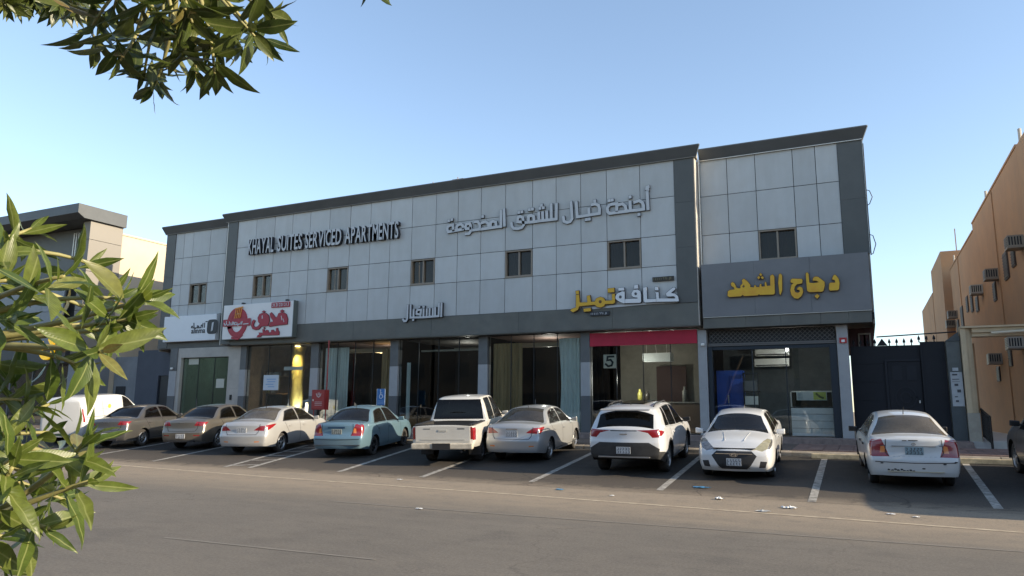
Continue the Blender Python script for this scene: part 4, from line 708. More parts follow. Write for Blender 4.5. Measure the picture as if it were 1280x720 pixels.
MB().box(1.53, 1.57, 26.91, 26.96, 2.02, 2.10).build('handle', m_trim, d)
for i in range(12):
    x = -.27+i*.215
    if i == 4:
        MB().pts([(x-.16, 27.0, 3.9), (x+.16, 27.0, 3.9), (x, 27.0, 4.14), (x-.16, 27.04, 3.9), (x+.16, 27.04, 3.9), (x, 27.04, 4.14)], [(0, 1, 2), (5, 4, 3), (0, 3, 4, 1), (1, 4, 5, 2), (2, 5, 3, 0)]).build('peak', m_gate, gt); continue
    mb = MB(); z = 3.89 if i < 9 else 3.97; mb.tube([(x, 27.01, z), (x, 27.01, z+.10)], .018, 5); mb.tube([(x, 27.01, z+.09), (x, 27.01, z+.15)], .045, 6, .04).tube([(x, 27.01, z+.15), (x, 27.01, z+.24)], .04, 6, .004); mb.build('spike', m_gate, gt)
tag(MB().tube([(.44, 27.3, 4.22), (1.5, 27.3, 4.26), (2.75, 27.2, 4.30)], .022, 6).build('overhead_rail', m_mull), 'thin dark bar crossing above the gate spikes against the sky', 'rail')
pl_ = thing('gate_pillar', (2.56, 26.95, .87), 'grey green plastered pillar with a paper notice, right of the navy gate', 'pillar')
m_pg = mat('grey green plaster', (.115, .125, .12), .8, var=.25, vscale=3); m_pg2 = mat('lower grey paint', (.075, .085, .088), .7, var=.2, vscale=3)
MB().box(2.39, 2.76, 26.7, 27.2, 1.9, 3.96).build('pillar_shaft', m_pg, pl_); MB().box(2.385, 2.765, 26.695, 27.2, .7, 1.897).build('pillar_base', m_pg2, pl_); MB().prism([(2.37, 3.965), (2.78, 3.965), (2.78, 4.02), (2.74, 4.25)], 26.68, 27.22, 'y').build('pillar_cap', m_pg2, pl_)
nn = thing('paper_notice', (2.57, 26.68, 1.9), 'long white paper notice with grey print pasted on the grey green pillar', 'notice'); MB().box(2.43, 2.75, 26.68, 26.69, 1.92, 2.98).build('paper', mat('grey white paper', (.42, .44, .45), .7, var=.15, vscale=6), nn)
MB().box(2.50, 2.66, 26.675, 26.69, 3.02, 3.12).build('small_label', mat('grey white paper', (.42, .44, .45)), nn)
for (a, b_, z0, z1) in ((2.48, 2.62, 2.88, 2.93), (2.47, 2.66, 2.75, 2.77), (2.52, 2.62, 2.55, 2.62), (2.58, 2.68, 2.35, 2.44), (2.5, 2.58, 2.2, 2.23), (2.52, 2.60, 2.05, 2.11), (2.47, 2.68, 2.68, 2.69)): MB().box(a, b_, 26.670, 26.678, z0, z1).build('print_mark', m_lsl, nn)
m_be = mat('beige portal plaster', (.58, .46, .30), .85, var=.15, vscale=2, bump=.15, bscale=30)
pt = thing('portal', (3.6, 26.6, .87), 'beige stepped portal frame leading into the side yard, right of the grey green pillar', 'portal')
MB().box(2.79, 2.93, 26.55, 27.1, 1.72, 4.34).box(2.93, 3.03, 26.62, 27.1, 1.72, 4.34).box(3.03, 3.10, 26.70, 27.1, 1.72, 4.34).build('jamb', m_be, pt)
MB().box(2.785, 3.11, 26.53, 27.1, .8, 1.715).build('jamb_base', mat('pale stone base', (.40, .36, .29), .7, var=.2, vscale=3), pt)
MB().box(2.79, 8.5, 26.50, 27.1, 4.345, 4.40).box(3.105, 8.5, 26.58, 27.1, 4.20, 4.34).box(3.105, 8.5, 26.66, 27.1, 4.08, 4.197).build('beam', m_be, pt)
MB().box(3.104, 3.2, 27.11, 27.9, .8, 3.9).build('inner_jamb', mat('orange plaster', (.44, .255, .135), .88, var=.12, vscale=.7, bump=.15, bscale=25), pt)
MB().tube([(3.6, 26.5, 4.16), (5.6, 26.35, 4.24)], .04, 8).build('tube_lamp', mat('pale tube', (.62, .55, .42), .5), pt)
fl = MB().pts([(2.79, 25.3, .70), (3.25, 25.3, .70), (3.25, 27.1, .93), (2.79, 27.1, .93), (2.79, 25.3, .5), (3.25, 25.3, .5), (3.25, 27.1, .5), (2.79, 27.1, .5)], [(0, 1, 2, 3), (4, 7, 6, 5), (0, 4, 5, 1), (1, 5, 6, 2), (3, 2, 6, 7), (0, 3, 7, 4)]).box(3.254, 5.0, 25.8, 60, .5, .90).build('ramp', mat('pale marble', (.50, .48, .44), .4, var=.15, vscale=2)); fl['kind'] = 'structure'
rl = thing('handrail', (3.25, 26.2, .8), 'black metal railing beside the pale ramp under the portal', 'railing'); mr = mat('black railing', (.02, .018, .017), .5, .3)
mb = MB(); mb.tube([(3.2, 25.35, 1.62), (3.22, 28.2, 1.98)], .028, 6).tube([(3.2, 25.35, .85), (3.22, 28.2, 1.1)], .02, 6).tube([(3.2, 25.35, .68), (3.2, 25.35, 1.62)], .035, 6); mb.build('rail', mr, rl)
for i in range(20): y = 25.5+i*.14; MB().tube([(3.205, y, .86+.088*(y-25.35)), (3.205, y, 1.62+.126*(y-25.35))], .012, 4).build('baluster', mr, rl)
# ================================================================ ORANGE BUILDING
m_or = mat('orange plaster wall', (.54, .305, .155), .9, var=.10, vscale=.5, bump=.35, bscale=26, col2=(.44, .255, .135), dirt=.2)
ob = thing('orange_building', (11, 27, .5), 'long plain orange plastered building receding to the right of the gate', 'building')
for (y0, y1, z1, x0) in ((27.9, 39.2, 10.45, 5.), (39.2, 49.6, 10.1, 5.)):
    MB().box(x0, 18, y0+.001, y1, -.5, z1).build('wall', m_or, ob); MB().box(x0-.03, x0+.25, y0, y1-.01, z1, z1+.08).build('parapet_cap', m_or, ob)
MB().box(5, 17, 25.6, 27.89, 4.5, 10.45).build('wall', m_or, ob)
MB().box(6.5, 18, 23.4, 27.88, -.5, 10.2).build('unseen_shade_block', m_or, ob)  # unseen block out of frame, added to shade the pavement
for y in (33.2, 45.5): MB().box(4.96, 4.998, y, y+.10, .9, 10.4 if y < 39 else 11.7).build('wall_seam', m_or, ob)
ob2 = thing('far_orange_building', (9, 58, .5), 'farther orange building seen beyond the end of the long orange wall', 'building')
MB().box(4.63, 16, 50.3, 57.5, -.5, 11.4).build('wall', m_or, ob2); MB().box(4.60, 16, 57.51, 68, -.5, 9.9).build('lower_wall', m_or, ob2)
m_sl = mat('dark louvre', (.035, .028, .024), .6)
def slit(y0, y1, z0, z1, par):
    f_ = MB().box(4.955, 4.999, y0, y1, z0, z1).build('window', mat('brown window frame', (.07, .05, .04), .6), par); n = max(3, int((z1-z0)/.12))
    MB().box(4.945, 4.954, y0+.04, y1-.04, z0+.04, z1-.04).build('pane', m_sl, f_)
    for k in range(n): MB().box(4.93, 4.944, y0+.03, y1-.03, z0+.05+k*(z1-z0-.08)/n, z0+.075+k*(z1-z0-.08)/n).build('louvre', mat('brown window frame', (.07, .05, .04)), f_)
for a in ((29.8, 30.45, 6.8, 7.4), (31.2, 32.1, 6.6, 7.6), (34.3, 35.0, 6.2, 6.95), (39.4, 40.2, 6.4, 7.1), (41.2, 41.9, 6.6, 7.5), (42.9, 43.6, 6.8, 7.6), (45.3, 46.3, 6.2, 7.4), (47.5, 48.4, 6.0, 6.9)): slit(*a, ob)
for a in ((32.4, 33.0, 3.45, 4.5), (35.4, 36.1, 3.0, 3.6)): slit(*a, ob)
mb = MB()
for (y, h) in ((27.9+.6, .9), (34.2, .85), (41.5, 0), (47.5, 0)):
    pass
for y, z, h, lab in ((27.9, 10.45, .6, 'pale pipe on the orange roof edge at the far right of the picture'), (35.6, 10.45, .6, 'pale pipe on the orange roof edge left of the nearest one'), (48.6, 10.2, .6, 'thin pale pipe on the raised far part of the orange roof')):
    tag(MB().tube([(5.15, y, z), (5.15, y, z+h)], .055 if y < 40 else .04, 8).build('roof_pipe', mat('pale pipe', (.45, .42, .36), .6)), lab, 'pipe', 'roof pipes of the orange building')
m_acb = mat('window unit casing', (.30, .26, .21), .6, .2, var=.3, vscale=6); m_acw = mat('window unit casing pale', (.45, .43, .38), .6)
def win_ac(y, z, m, lab):
    t = thing('window_air_conditioner', (4.75, y, z), lab, 'air conditioner', 'window units on the orange wall')
    MB().box(4.54, 4.998, y, y+.6, z, z+.38).build('casing', m, t)
    for k in range(6): MB().box(4.525, 4.539, y+.04, y+.56, z+.04+k*.055, z+.06+k*.055).build('grille_slat', m_mull, t)
    for k in range(5): MB().box(4.57+k*.08, 4.61+k*.08, y-.012, y-.001, z+.05, z+.33).build('side_vent', m_mull, t)
    MB().box(4.53, 4.998, y-.02, y+.62, z-.05, z-.003).build('bracket', m_frame, t)
for a in ((28.2, 7.15, m_acb, 'brown window air conditioner nearest the right edge, upper row on the orange wall'), (33.4, 6.95, m_acb, 'dark window air conditioner second in the upper row, left of the tall slit window'), (37.8, 7.0, m_acw, 'pale window air conditioner in the upper row of the orange wall'), (48.0, 7.1, m_acb, 'dark window air conditioner far along the upper row, near the gate side'), (50.2-.9, 6.7, m_acb, 'last dark window air conditioner, lowest on the far end of the orange wall'), (34.6, 3.7, m_acb, 'striped window air conditioner seen through the portal opening'), (30.0, 3.95, m_acw, 'pale window air conditioner under the portal beam at the right edge')): win_ac(*a)
# ================================================================ LEFT BUILDING
lb = thing('left_building', (-46, 27, 0), 'dark grey shop building with cream side wall and jutting cornice behind the leaves', 'building')
m_cw = mat('cream side wall', (.52, .44, .33), .9, var=.1, vscale=.6, bump=.1, bscale=14); m_bg = mat('beige pier panel', (.21, .195, .17), .6, .1, rand=.05); m_gl = mat('light grey cladding', (.20, .215, .235), .5, .2, var=.1, vscale=1, rand=.06)
MB().box(-60, -38.55, 27.21, 58, 0, 11.55).build('side_wall', m_cw, lb); MB().box(-38.8, -38.5, 27.2, 58, 11.56, 11.66).build('parapet_cap', m_cw, lb)
for k, (z0, z1) in enumerate(((4.4, 6.9), (6.9, 9.1), (9.1, 10.9), (10.9, 11.95))): MB().box(-39.1, -38.48, 25.2, 27.19, z0+.012, z1-.012).build('pier_panel', m_bg, lb)
MB().box(-39.1, -38.48, 25.2, 27.19, 0, 4.4).build('pier_base', m_gl, lb)
MB().prism([(24.3, 12.2), (24.3, 12.72), (27.25, 12.72), (27.25, 11.97), (24.7, 11.97)], -60, -38.3, 'x').build('cornice', m_corn, lb)
for k in range(6): MB().box(-42.6-2*k, -40.62-2*k, 25.5, 25.6, 5.0, 7.0).build('cladding_panel', m_gl, lb); MB().box(-42.6-2*k, -40.62-2*k, 25.5, 25.6, 7.02, 9.0).build('cladding_panel', m_gl, lb)
MB().box(-58, -39.11, 26.2, 27.1, 5.0, 11.95).build('recess_wall', m_dark, lb)
for k in range(9): MB().box(-41.3+k*.21, -41.22+k*.21, 26.1, 26.15, 10.3, 11.7).build('balcony_bar', m_trim, lb)
MB().box(-58, -39.11, 24.95, 25.9, 4.0, 4.98).build('fascia', mat('black fascia', (.02, .022, .028), .5), lb)
for k, x in enumerate((-41.2, -43.3, -45.4, -47.5)):
    MB().box(x, x+2.0, 25.9, 25.92, .6, 4.0).build('glass_pane', m_shop, lb); MB().box(x-.06, x, 25.86, 25.96, .6, 4.0).build('shop_post', m_gl, lb)
MB().box(-58, -39.11, 26.4, 26.5, 0, 5.0).build('shop_wall', mat('dim shop wall', (.06, .05, .045), .8), lb)
yw = thing('yard_wall', (-37.5, 27.6, .3), 'light grey plastered yard wall with a black meter box, behind the white van', 'wall')
MB().box(-38.46, -36.3, 27.5, 27.75, .3, 4.45).build('wall', mat('light grey plaster', (.27, .285, .295), .8, var=.15, vscale=2), yw)
MB().box(-38.1, -37.4, 27.4, 27.49, 2.2, 2.8).build('meter_box', m_joint, yw)
s8 = thing('yellow_shop_sign', (-40.2, 24.9, 4.3), 'yellow rounded lettering sign glimpsed through the leaves on the left shop', 'sign'); m_yb = mat('bright yellow letter', (.85, .50, .01), .4, emit=.25)
mb = MB(); cx, cz = -40.6, 4.78; mb.strip([(cx-.75, cz+.40), (cx-.55, cz+.36)]+[(cx+.55*math.cos(R(a)), cz+.50*math.sin(R(a))) for a in range(150, 395, 18)]+[(cx+.2, cz+.52)], .20, 24.8, 24.92); mb.build('letter', m_yb, s8)
mb = MB(); mb.strip([(cx+.58, cz+.38), (cx+1.35, cz+.44)], .18, 24.8, 24.92).strip([(cx+1.12, cz+.44), (cx+1.10, cz-.12)], .20, 24.797, 24.92); mb.build('letter', m_yb, s8)
# ================================================================ CARS
def pchip(pts):
    xs = [p[0] for p in pts]; ys = [p[1] for p in pts]; n = len(xs); h = [xs[i+1]-xs[i] for i in range(n-1)]; d = [(ys[i+1]-ys[i])/h[i] for i in range(n-1)]; m = [d[0]]
    for i in range(1, n-1):
        if d[i-1]*d[i] <= 0: m.append(0.)
        else:
            w1 = 2*h[i]+h[i-1]; w2 = h[i]+2*h[i-1]; m.append((w1+w2)/(w1/d[i-1]+w2/d[i]))
    m.append(d[-1])
    def f(x):
        if x <= xs[0]: return ys[0]
        if x >= xs[-1]: return ys[-1]
        i = 0
        while xs[i+1] < x: i += 1
        t = (x-xs[i])/h[i]; t2 = t*t; t3 = t2*t
        return ys[i]*(2*t3-3*t2+1)+h[i]*m[i]*(t3-2*t2+t)+ys[i+1]*(-2*t3+3*t2)+h[i]*m[i+1]*(t3-t2)
    return f
def inpoly(x, y, P):
    c = False; n = len(P); j = n-1
    for i in range(n):
        if (P[i][1] > y) != (P[j][1] > y) and x < (P[j][0]-P[i][0])*(y-P[i][1])/(P[j][1]-P[i][1])+P[i][0]: c = not c
        j = i
    return c
def convex(P):
    s = 0; n = len(P)
    for i in range(n):
        a, b, c = P[i], P[(i+1) % n], P[(i+2) % n]; k = (b[0]-a[0])*(c[1]-b[1])-(b[1]-a[1])*(c[0]-b[0])
        if abs(k) < 1e-9: continue
        if s == 0: s = 1 if k > 0 else -1
        elif (k > 0) != (s > 0): return 0
    return s
m_tyre = mat('tyre rubber', (.022, .021, .020), .85, var=.3, vscale=20, col2=(.05, .045, .04)); m_rimm = mat('alloy rim', (.42, .42, .41), .35, .7, var=.3, vscale=10); m_blk = mat('black plastic', (.02, .02, .021), .55); m_blk2 = mat('grey black cladding', (.028, .028, .028), .65, var=.3, vscale=8)
m_hub = mat('dark wheel inside', (.012, .012, .012), .8); m_cg = glass('car glass', (.14, .15, .145), .07, .015, dust=.025); m_cgd = glass('car glass dusty', (.30, .29, .26), .07, .03, dust=.22); m_cgg = glass('car glass green', (.12, .20, .13), .10, .02, dust=.10); m_cgk = glass('dark tinted car glass', (.03, .03, .034), .0, .012, dust=.01)
m_cgw = glass('windscreen glass', (.22, .23, .23), .06, .012, dust=.02)
m_tl = mat('tail light red', (.26, .010, .012), .22, coat=1, var=.35, vscale=14, col2=(.20, .006, .008)); m_tlo = mat('tail light amber', (.62, .20, .05), .2, coat=1); m_tlw = mat('reverse light', (.6, .58, .55), .15, coat=1, spec=.8); m_hl = mat('headlight lens', (.33, .33, .32), .08, .55, coat=1, var=.5, vscale=18, col2=(.10, .10, .11)); m_chr = mat('chrome', (.6, .6, .6), .12, 1.)
m_seat = mat('seat fabric', (.10, .09, .08), .9, var=.3, vscale=8); m_pl8 = mat('number plate white', (.55, .56, .56), .5, var=.1, vscale=10); m_plb = mat('number plate blue', (.24, .34, .38), .5, var=.2, vscale=20); m_gap = mat('panel gap', (.008, .008, .008), .9)
m_yl = mat('yellowed headlight lens', (.50, .44, .26), .1, .3, coat=1, var=.3, vscale=12)
def paint(name, c, metal=.0, dirt=.25, rough=.32): return mat(name, c, rough, metal, coat=.8, dirt=dirt, backdark=True, var=.03, vscale=2)
def build_car(S, name, label, cat, x, y, yaw, pnt, group='cars parked nose in along the shops'):
    L, W2 = S['L'], S['W']/2; zt, zb = pchip(S['zt']), pchip(S['zb']); zl = pchip(S.get('zl', [(0, .30), (.5, .24), (L-.5, .2), (L, .22)]))
    sec = pchip(S.get('sec', [(0, .93), (.18, .975), (.45, 1.), (.72, .995), (.9, .975), (1, .945)])); tum = S.get('tum', .48)
    rr, rf, ar, af = S.get('rr', .45), S.get('rf', .75), S.get('ar', .14), S.get('af', .20); cr, cf = S.get('cr', .07), S.get('cf', .10)
    orr, off = pchip(S.get('xr', [(.2, .07), (.38, .0), (.62, .0), (.68, .04), (1.0, .10)])), pchip(S.get('xf', [(.2, .08), (.35, .0), (.55, .01), (.8, .10)]))
    crown = S.get('crown', .05); mid = S.get('mid', L*.5); bowa = S.get('bow', .12)
    plan = lambda s: (1-ar*(1-math.sqrt(max(0, 1-(1-s/rr)**2)))) if s < rr else ((1-af*(1-math.sqrt(max(0, 1-(1-(L-s)/rf)**2)))) if s > L-rf else 1.)
    def ze(s):
        b = bowa*max(-1, min(1, (s-mid)/(L*.22))); return max(zb(s)+.012, zt(min(L, max(0, s+b)))-crown)
    def side_x(s, z):
        p = plan(s)*W2; b = zb(s); lo = zl(s)
        if z <= b: return p*sec(max(0, min(1, (z-lo)/(b-lo))))
        e = ze(s); u = min(1, (z-b)/max(.001, e-b)); h = e-b; return max(.1, p*sec(1)-.012*min(1, h/.1)*min(1, (z-b)/.02)-(z-b)*tum-.05*min(1, h/.25)*u**5)
    def yo(s, z):
        d = orr(z)*(1-s/.5)**2 if s < .5 else 0.; d2 = off(z)*(1-(L-s)/.5)**2 if s > L-.5 else 0.; return s+d-d2
    st = [L*.5*(1-math.cos(math.pi*i/70)) for i in range(71)]; st = sorted(set([round(a*.75+(L*i/70)*.25, 4) for i, a in enumerate(st)]+[round(v, 4) for v in S.get('st', [])])); JB, JG, K = 13, 9, 9
    rings = []
    for s in st:
        b, lo, e = zb(s), zl(s), ze(s); ring = [(side_x(s, lo+(b-lo)*j/JB), lo+(b-lo)*j/JB) for j in range(JB+1)]
        ring += [(side_x(s, b+(e-b)*j/JG), b+(e-b)*j/JG) for j in range(1, JG+1)]; we = ring[-1][0]; c = max(e+.002, zt(s))
        ring += [(we*(1-k/K), e+(c-e)*(1-(1-k/K)**2.4)) for k in range(1, K+1)]; rings.append([(px, yo(s, pz), pz) for px, pz in ring])
    bm = bmesh.new(); nR = len(rings[0]); V = []
    for rg in rings:
        right = [bm.verts.new(p) for p in rg]; left = [bm.verts.new((-p[0], p[1], p[2])) for p in rg[:-1]]+[right[-1]]; V.append((right, left))
    for i in range(len(V)-1):
        for k in range(nR-1):
            a, b = V[i][0], V[i+1][0]; bm.faces.new((a[k], a[k+1], b[k+1], b[k])); a, b = V[i][1], V[i+1][1]; bm.faces.new((a[k], b[k], b[k+1], a[k+1]))
    def cap(i, sgn, c):
        R_, L_ = V[i]; JS = JB+JG; top = R_[JS:]+L_[JS:-1][::-1]; n = len(top)-1; fr = [(R_[JS].co.x-t.co.x)/(2*R_[JS].co.x) for t in top]; grid = []
        for j in range(JS):
            a, b = R_[j].co, L_[j].co; row = [R_[j]]
            for q in range(1, n):
                xx = a.x+(b.x-a.x)*fr[q]; row.append(bm.verts.new((xx, a.y+sgn*c*(1-(xx/a.x)**2), a.z)))
            row.append(L_[j]); grid.append(row)
        grid.append(top)
        for v in top[1:-1]: v.co.y += sgn*c*(1-(v.co.x/top[0].co.x)**2)*.9
        for j in range(JS):
            for q in range(n): bm.faces.new((grid[j][q], grid[j][q+1], grid[j+1][q+1], grid[j+1][q]))
    cap(0, -1, cr); cap(-1, 1, cf); bmesh.ops.recalc_face_normals(bm, faces=bm.faces); bm.normal_update()
    f0 = max(bm.faces, key=lambda f: f.calc_center_median().z)
    if f0.normal.z < 0: bmesh.ops.reverse_faces(bm, faces=bm.faces)
    for f in bm.faces: f.smooth = True
    names = [('body', pnt)]
    AX = {'side': (1, 2), 'rear': (0, 2), 'front': (0, 2), 'top': (0, 1)}
    def cut(view, P, part, m, sx=0, lim=None, delete=False):
        ax = AX[view]; a0, a1 = min(p[0] for p in P), max(p[0] for p in P); b0, b1 = min(p[1] for p in P), max(p[1] for p in P); F = []
        for f in bm.faces:
            n = f.normal; c = f.calc_center_median()
            if view == 'side' and (abs(n.x) < .35 or (n.x > 0) != (sx > 0) ): continue
            if view == 'side' and abs(n.y) > abs(n.x)*1.02: continue
            if view == 'rear' and (n.y > -.12 or abs(n.x) > -n.y*1.02 or c.y > L*.6): continue
            if view == 'front' and (n.y < .12 or abs(n.x) > n.y*1.02 or c.y < L*.5): continue
            if view == 'top' and n.z < .15: continue
            if lim and not (lim[0] < c.y < lim[1]): continue
            u = [v.co[ax[0]] for v in f.verts]; w = [v.co[ax[1]] for v in f.verts]
            if max(u) < a0 or min(u) > a1 or max(w) < b0 or min(w) > b1: continue
            F.append(f)
        cv = convex(P); n_ = len(P)
        for i in range(n_):
            p, q = P[i], P[(i+1) % n_]
            if math.dist(p, q) < 1e-6: continue
            co = [0, 0, 0]; no = [0, 0, 0]; co[ax[0]], co[ax[1]] = p; no[ax[0]], no[ax[1]] = (q[1]-p[1]), -(q[0]-p[0])
            if not F: break
            G = set(F)
            for f in F: G.update(f.edges); G.update(f.verts)
            r = bmesh.ops.bisect_plane(bm, geom=list(G), dist=1e-5, plane_co=co, plane_no=no); F = [g for g in r['geom'] if isinstance(g, bmesh.types.BMFace)]
            if cv:
                nv = Vector(no)*cv; cv_ = Vector(co); F = [f for f in F if (f.calc_center_median()-cv_).dot(nv) <= 1e-6]
        sel = [f for f in F if inpoly(f.calc_center_median()[ax[0]], f.calc_center_median()[ax[1]], P)]
        if delete: bmesh.ops.delete(bm, geom=sel, context='FACES'); return
        if not sel: return
        idx = len(names); names.append((part, m))
        for f in sel: f.material_index = idx
    root = thing(name, (0, 0, 0), label, cat, group)
    GL = S.get('glass', m_cg)
    # side windows
    for (s0, s1, l0, l1) in S['dlo']:
        lo = [(s0+(s1-s0)*i/5, zb(s0+(s1-s0)*i/5)+.03) for i in range(6)]; ta, tb = s0+l0, s1-l1
        up = [(tb+(ta-tb)*i/8, max(zb(tb+(ta-tb)*i/8)+.035, ze(tb+(ta-tb)*i/8)-.05)) for i in range(9)]
        for sx in (1, -1): cut('side', lo+up, 'side_window', S.get('sglass', GL), sx)
    for w_ in S.get('top_glass', []):      # (part, s_lo, s_hi, inset, material)
        part, a, b, ins, m = w_; n = 6; pts = [(a+(b-a)*i/n) for i in range(n+1)]; hw = lambda s: side_x(s, ze(s))-ins*1.0
        cut('top', [(hw(s), s) for s in pts]+[(-hw(s), s) for s in pts[::-1]], part, m, lim=(min(a, b)-.15, max(a, b)+.15))
    for r in S.get('regions', []):         # (view, part, material, polygon, mirror)
        view, part, m, P, mir = r; m = m if not isinstance(m, str) else {'body': pnt}[m]
        if view == 'side':
            for sx in (1, -1): cut('side', P, part, m, sx)
        else:
            cut(view, P, part, m)
            if mir: cut(view, [(-p[0], p[1]) for p in P], part, m)
    RW = S['R']; RA = RW+S.get('archgap', .045)
    for sw in S['axles']:
        for sx in (1, -1):
            if S.get('cladding'): cut('side', [(sw+(RA+.06)*math.cos(2*math.pi*i/20), RW+(RA+.06)*math.sin(2*math.pi*i/20)) for i in range(20)], 'arch_trim', S['cladding'], sx)
            cut('side', [(sw+RA*math.cos(2*math.pi*i/20), RW+.01+RA*math.sin(2*math.pi*i/20)) for i in range(20)], '', None, sx, delete=True)
    for r in S.get('holes', []): cut(r[0], r[1], '', None, delete=True)
    # split into objects
    bm.verts.index_update(); groups = {}
    for f in bm.faces: groups.setdefault(f.material_index, []).append(f)
    body = None
    for idx in sorted(groups):
        nm, m = names[idx]; vm = {}; vs = []; fs = []
        for f in groups[idx]:
            q = []
            for v in f.verts:
                k = v.index
                if k not in vm: vm[k] = len(vs); vs.append(v.co.copy())
                q.append(vm[k])
            fs.append(q)
        me = bpy.data.meshes.new(nm); me.from_pydata(vs, [], fs); me.materials.append(m); me.polygons.foreach_set('use_smooth', [True]*len(fs)); me.update(); o = link(nm, me, root)
        if idx == 0: body = o
    bm.free()
    # ribbons: door gaps on the side, lid gaps at the rear / front
    rib = MB()
    def srib(pl, w=.013):
        P = []
        for (a, b) in zip(pl, pl[1:]):
            n = max(1, int(math.dist(a, b)/.07)); P += [(a[0]+(b[0]-a[0])*i/n, a[1]+(b[1]-a[1])*i/n) for i in range(n)]
        P.append(pl[-1])
        for sx in (1, -1):
            for p, q in zip(P, P[1:]):
                d = Vector((q[0]-p[0], q[1]-p[1])).normalized(); n = Vector((-d.y, d.x))*w/2; q4 = [(p[0]-n.x, p[1]-n.y), (q[0]-n.x, q[1]-n.y), (q[0]+n.x, q[1]+n.y), (p[0]+n.x, p[1]+n.y)]
                rib.quad(*[(sx*(side_x(a, b)+.003), yo(a, b), b) for a, b in q4])
    def rear_y(x, z): return yo(0, z)-cr*(1-(x/max(.2, side_x(0, min(z, zt(0)-.02))))**2)
    def front_y(x, z): return yo(L, z)+cf*(1-(x/max(.2, side_x(L, min(z, zt(L)-.02))))**2)
    for pl in S.get('gaps', []): srib(pl)
    gaps_ = rib; rib = MB()
    for (s0, s1, l0, l1) in S['dlo']:
        srib([(s0-.03+(s1-s0+.06)*i/6, zb(s0+(s1-s0)*i/6)+.018) for i in range(7)], .026)
        ta, tb = s0+l0, s1-l1; srib([(ta+(tb-ta)*i/6, max(zb(ta)+.05, ze(ta+(tb-ta)*i/6)-.043)) for i in range(7)], .018); srib([(s0-.01, zb(s0)+.02), (ta-.01, ze(ta)-.05)], .03); srib([(s1+.01, zb(s1)+.02), (tb+.01, ze(tb)-.05)], .03)
    rib.build('window_trim', m_blk, root, fix=False)['kind'] = 'stuff'; rib = gaps_
    def erib(pl, fy, sg, w=.014):
        for a, b in zip(pl, pl[1:]):
            n = max(1, int(math.dist(a, b)/.08)); P = [(a[0]+(b[0]-a[0])*i/n, a[1]+(b[1]-a[1])*i/n) for i in range(n+1)]
            for p, q in zip(P, P[1:]):
                d = Vector((q[0]-p[0], q[1]-p[1])).normalized(); nn = Vector((-d.y, d.x))*w/2; rib.quad(*[(u, fy(u, v)+sg*.004, v) for u, v in ((p[0]-nn.x, p[1]-nn.y), (q[0]-nn.x, q[1]-nn.y), (q[0]+nn.x, q[1]+nn.y), (p[0]+nn.x, p[1]+nn.y))])
    for pl in S.get('rgaps', []): erib(pl, rear_y, -1); erib([(-p[0], p[1]) for p in pl], rear_y, -1)
    if rib.f: rib.build('panel_gap', m_gap, root, fix=False)['kind'] = 'stuff'
    # underbody and wheel wells
    mb = MB(); n = 16; s_ = [.12+(L-.24)*i/n for i in range(n+1)]
    clear = lambda s: min([abs(s-a) for a in S['axles']])
    for a, b in zip(s_, s_[1:]):
        wa, wb = [min(side_x(v, zl(v)+.03)-.03, W2-.30 if clear(v) < RA+.08 else 9) for v in (a, b)]; mb.quad((-wa, a, zl(a)+.03), (wa, a, zl(a)+.03), (wb, b, zl(b)+.03), (-wb, b, zl(b)+.03))
    for sw in S['axles']:
        for sx in (1, -1):
            xi = W2-.30; xo = side_x(sw, RW+.2)-.012; m_ = 12
            for i in range(m_):
                t0, t1 = math.pi*(1.12*i/m_-.06), math.pi*(1.12*(i+1)/m_-.06); p0, p1 = [(sw+(RA+.006)*math.cos(t), RW+.01+(RA+.006)*math.sin(t)) for t in (t0, t1)]
                mb.quad((sx*xi, p0[0], p0[1]), (sx*xo, p0[0], p0[1]), (sx*xo, p1[0], p1[1]), (sx*xi, p1[0], p1[1])); mb.pts([(sx*xi, sw, RW), (sx*xi, p0[0], p0[1]), (sx*xi, p1[0], p1[1])], [(0, 1, 2)])
    mb.build('underbody', m_hub, root, fix=False)
    # wheels
    tw = S.get('tw', .20); nsp = S.get('spokes', 7); rimr = RW*.66
    for sw in S['axles']:
        for sx in (1, -1):
            xo = side_x(sw, RW+.1)-.035; c = (sx*(xo-tw/2), sw, RW); h = tw/2
            wm = MB(); wm.mi = 0; wm.lathe([(sx*(h-.015), rimr*1.02), (sx*(h-.003), rimr*.96), (sx*(h-.03), rimr*.88), (sx*(h-.05), rimr*.86)], 28, c)
            for k in range(nsp):
                t = 2*math.pi*k/nsp+.3; wd = .30 if nsp < 7 else .16; r0, r1 = rimr*.16, rimr*.93
                q = [(r0, t-wd*.9), (r1, t-wd*.42), (r1, t+wd*.42), (r0, t+wd*.9)]; fr = [(c[0]+sx*(h-.022 if r > .1 else h-.012), c[1]+r*math.cos(a), c[2]+r*math.sin(a)) for r, a in q]; bk = [(v[0]-sx*.03, v[1], v[2]) for v in fr]
                wm.pts(fr+bk, [(0, 1, 2, 3), (0, 4, 5, 1), (3, 2, 6, 7), (1, 5, 6, 2)])
            wm.lathe([(sx*(h-.008), 0), (sx*(h-.008), rimr*.16), (sx*(h-.03), rimr*.24)], 14, c)
            wm.mi = 1; wm.lathe([(sx*(h-.075), 0), (sx*(h-.07), rimr*.95)], 24, c)
            wo = wm.build('wheel', [S.get('rim', m_rimm), m_hub], root, smooth=False)
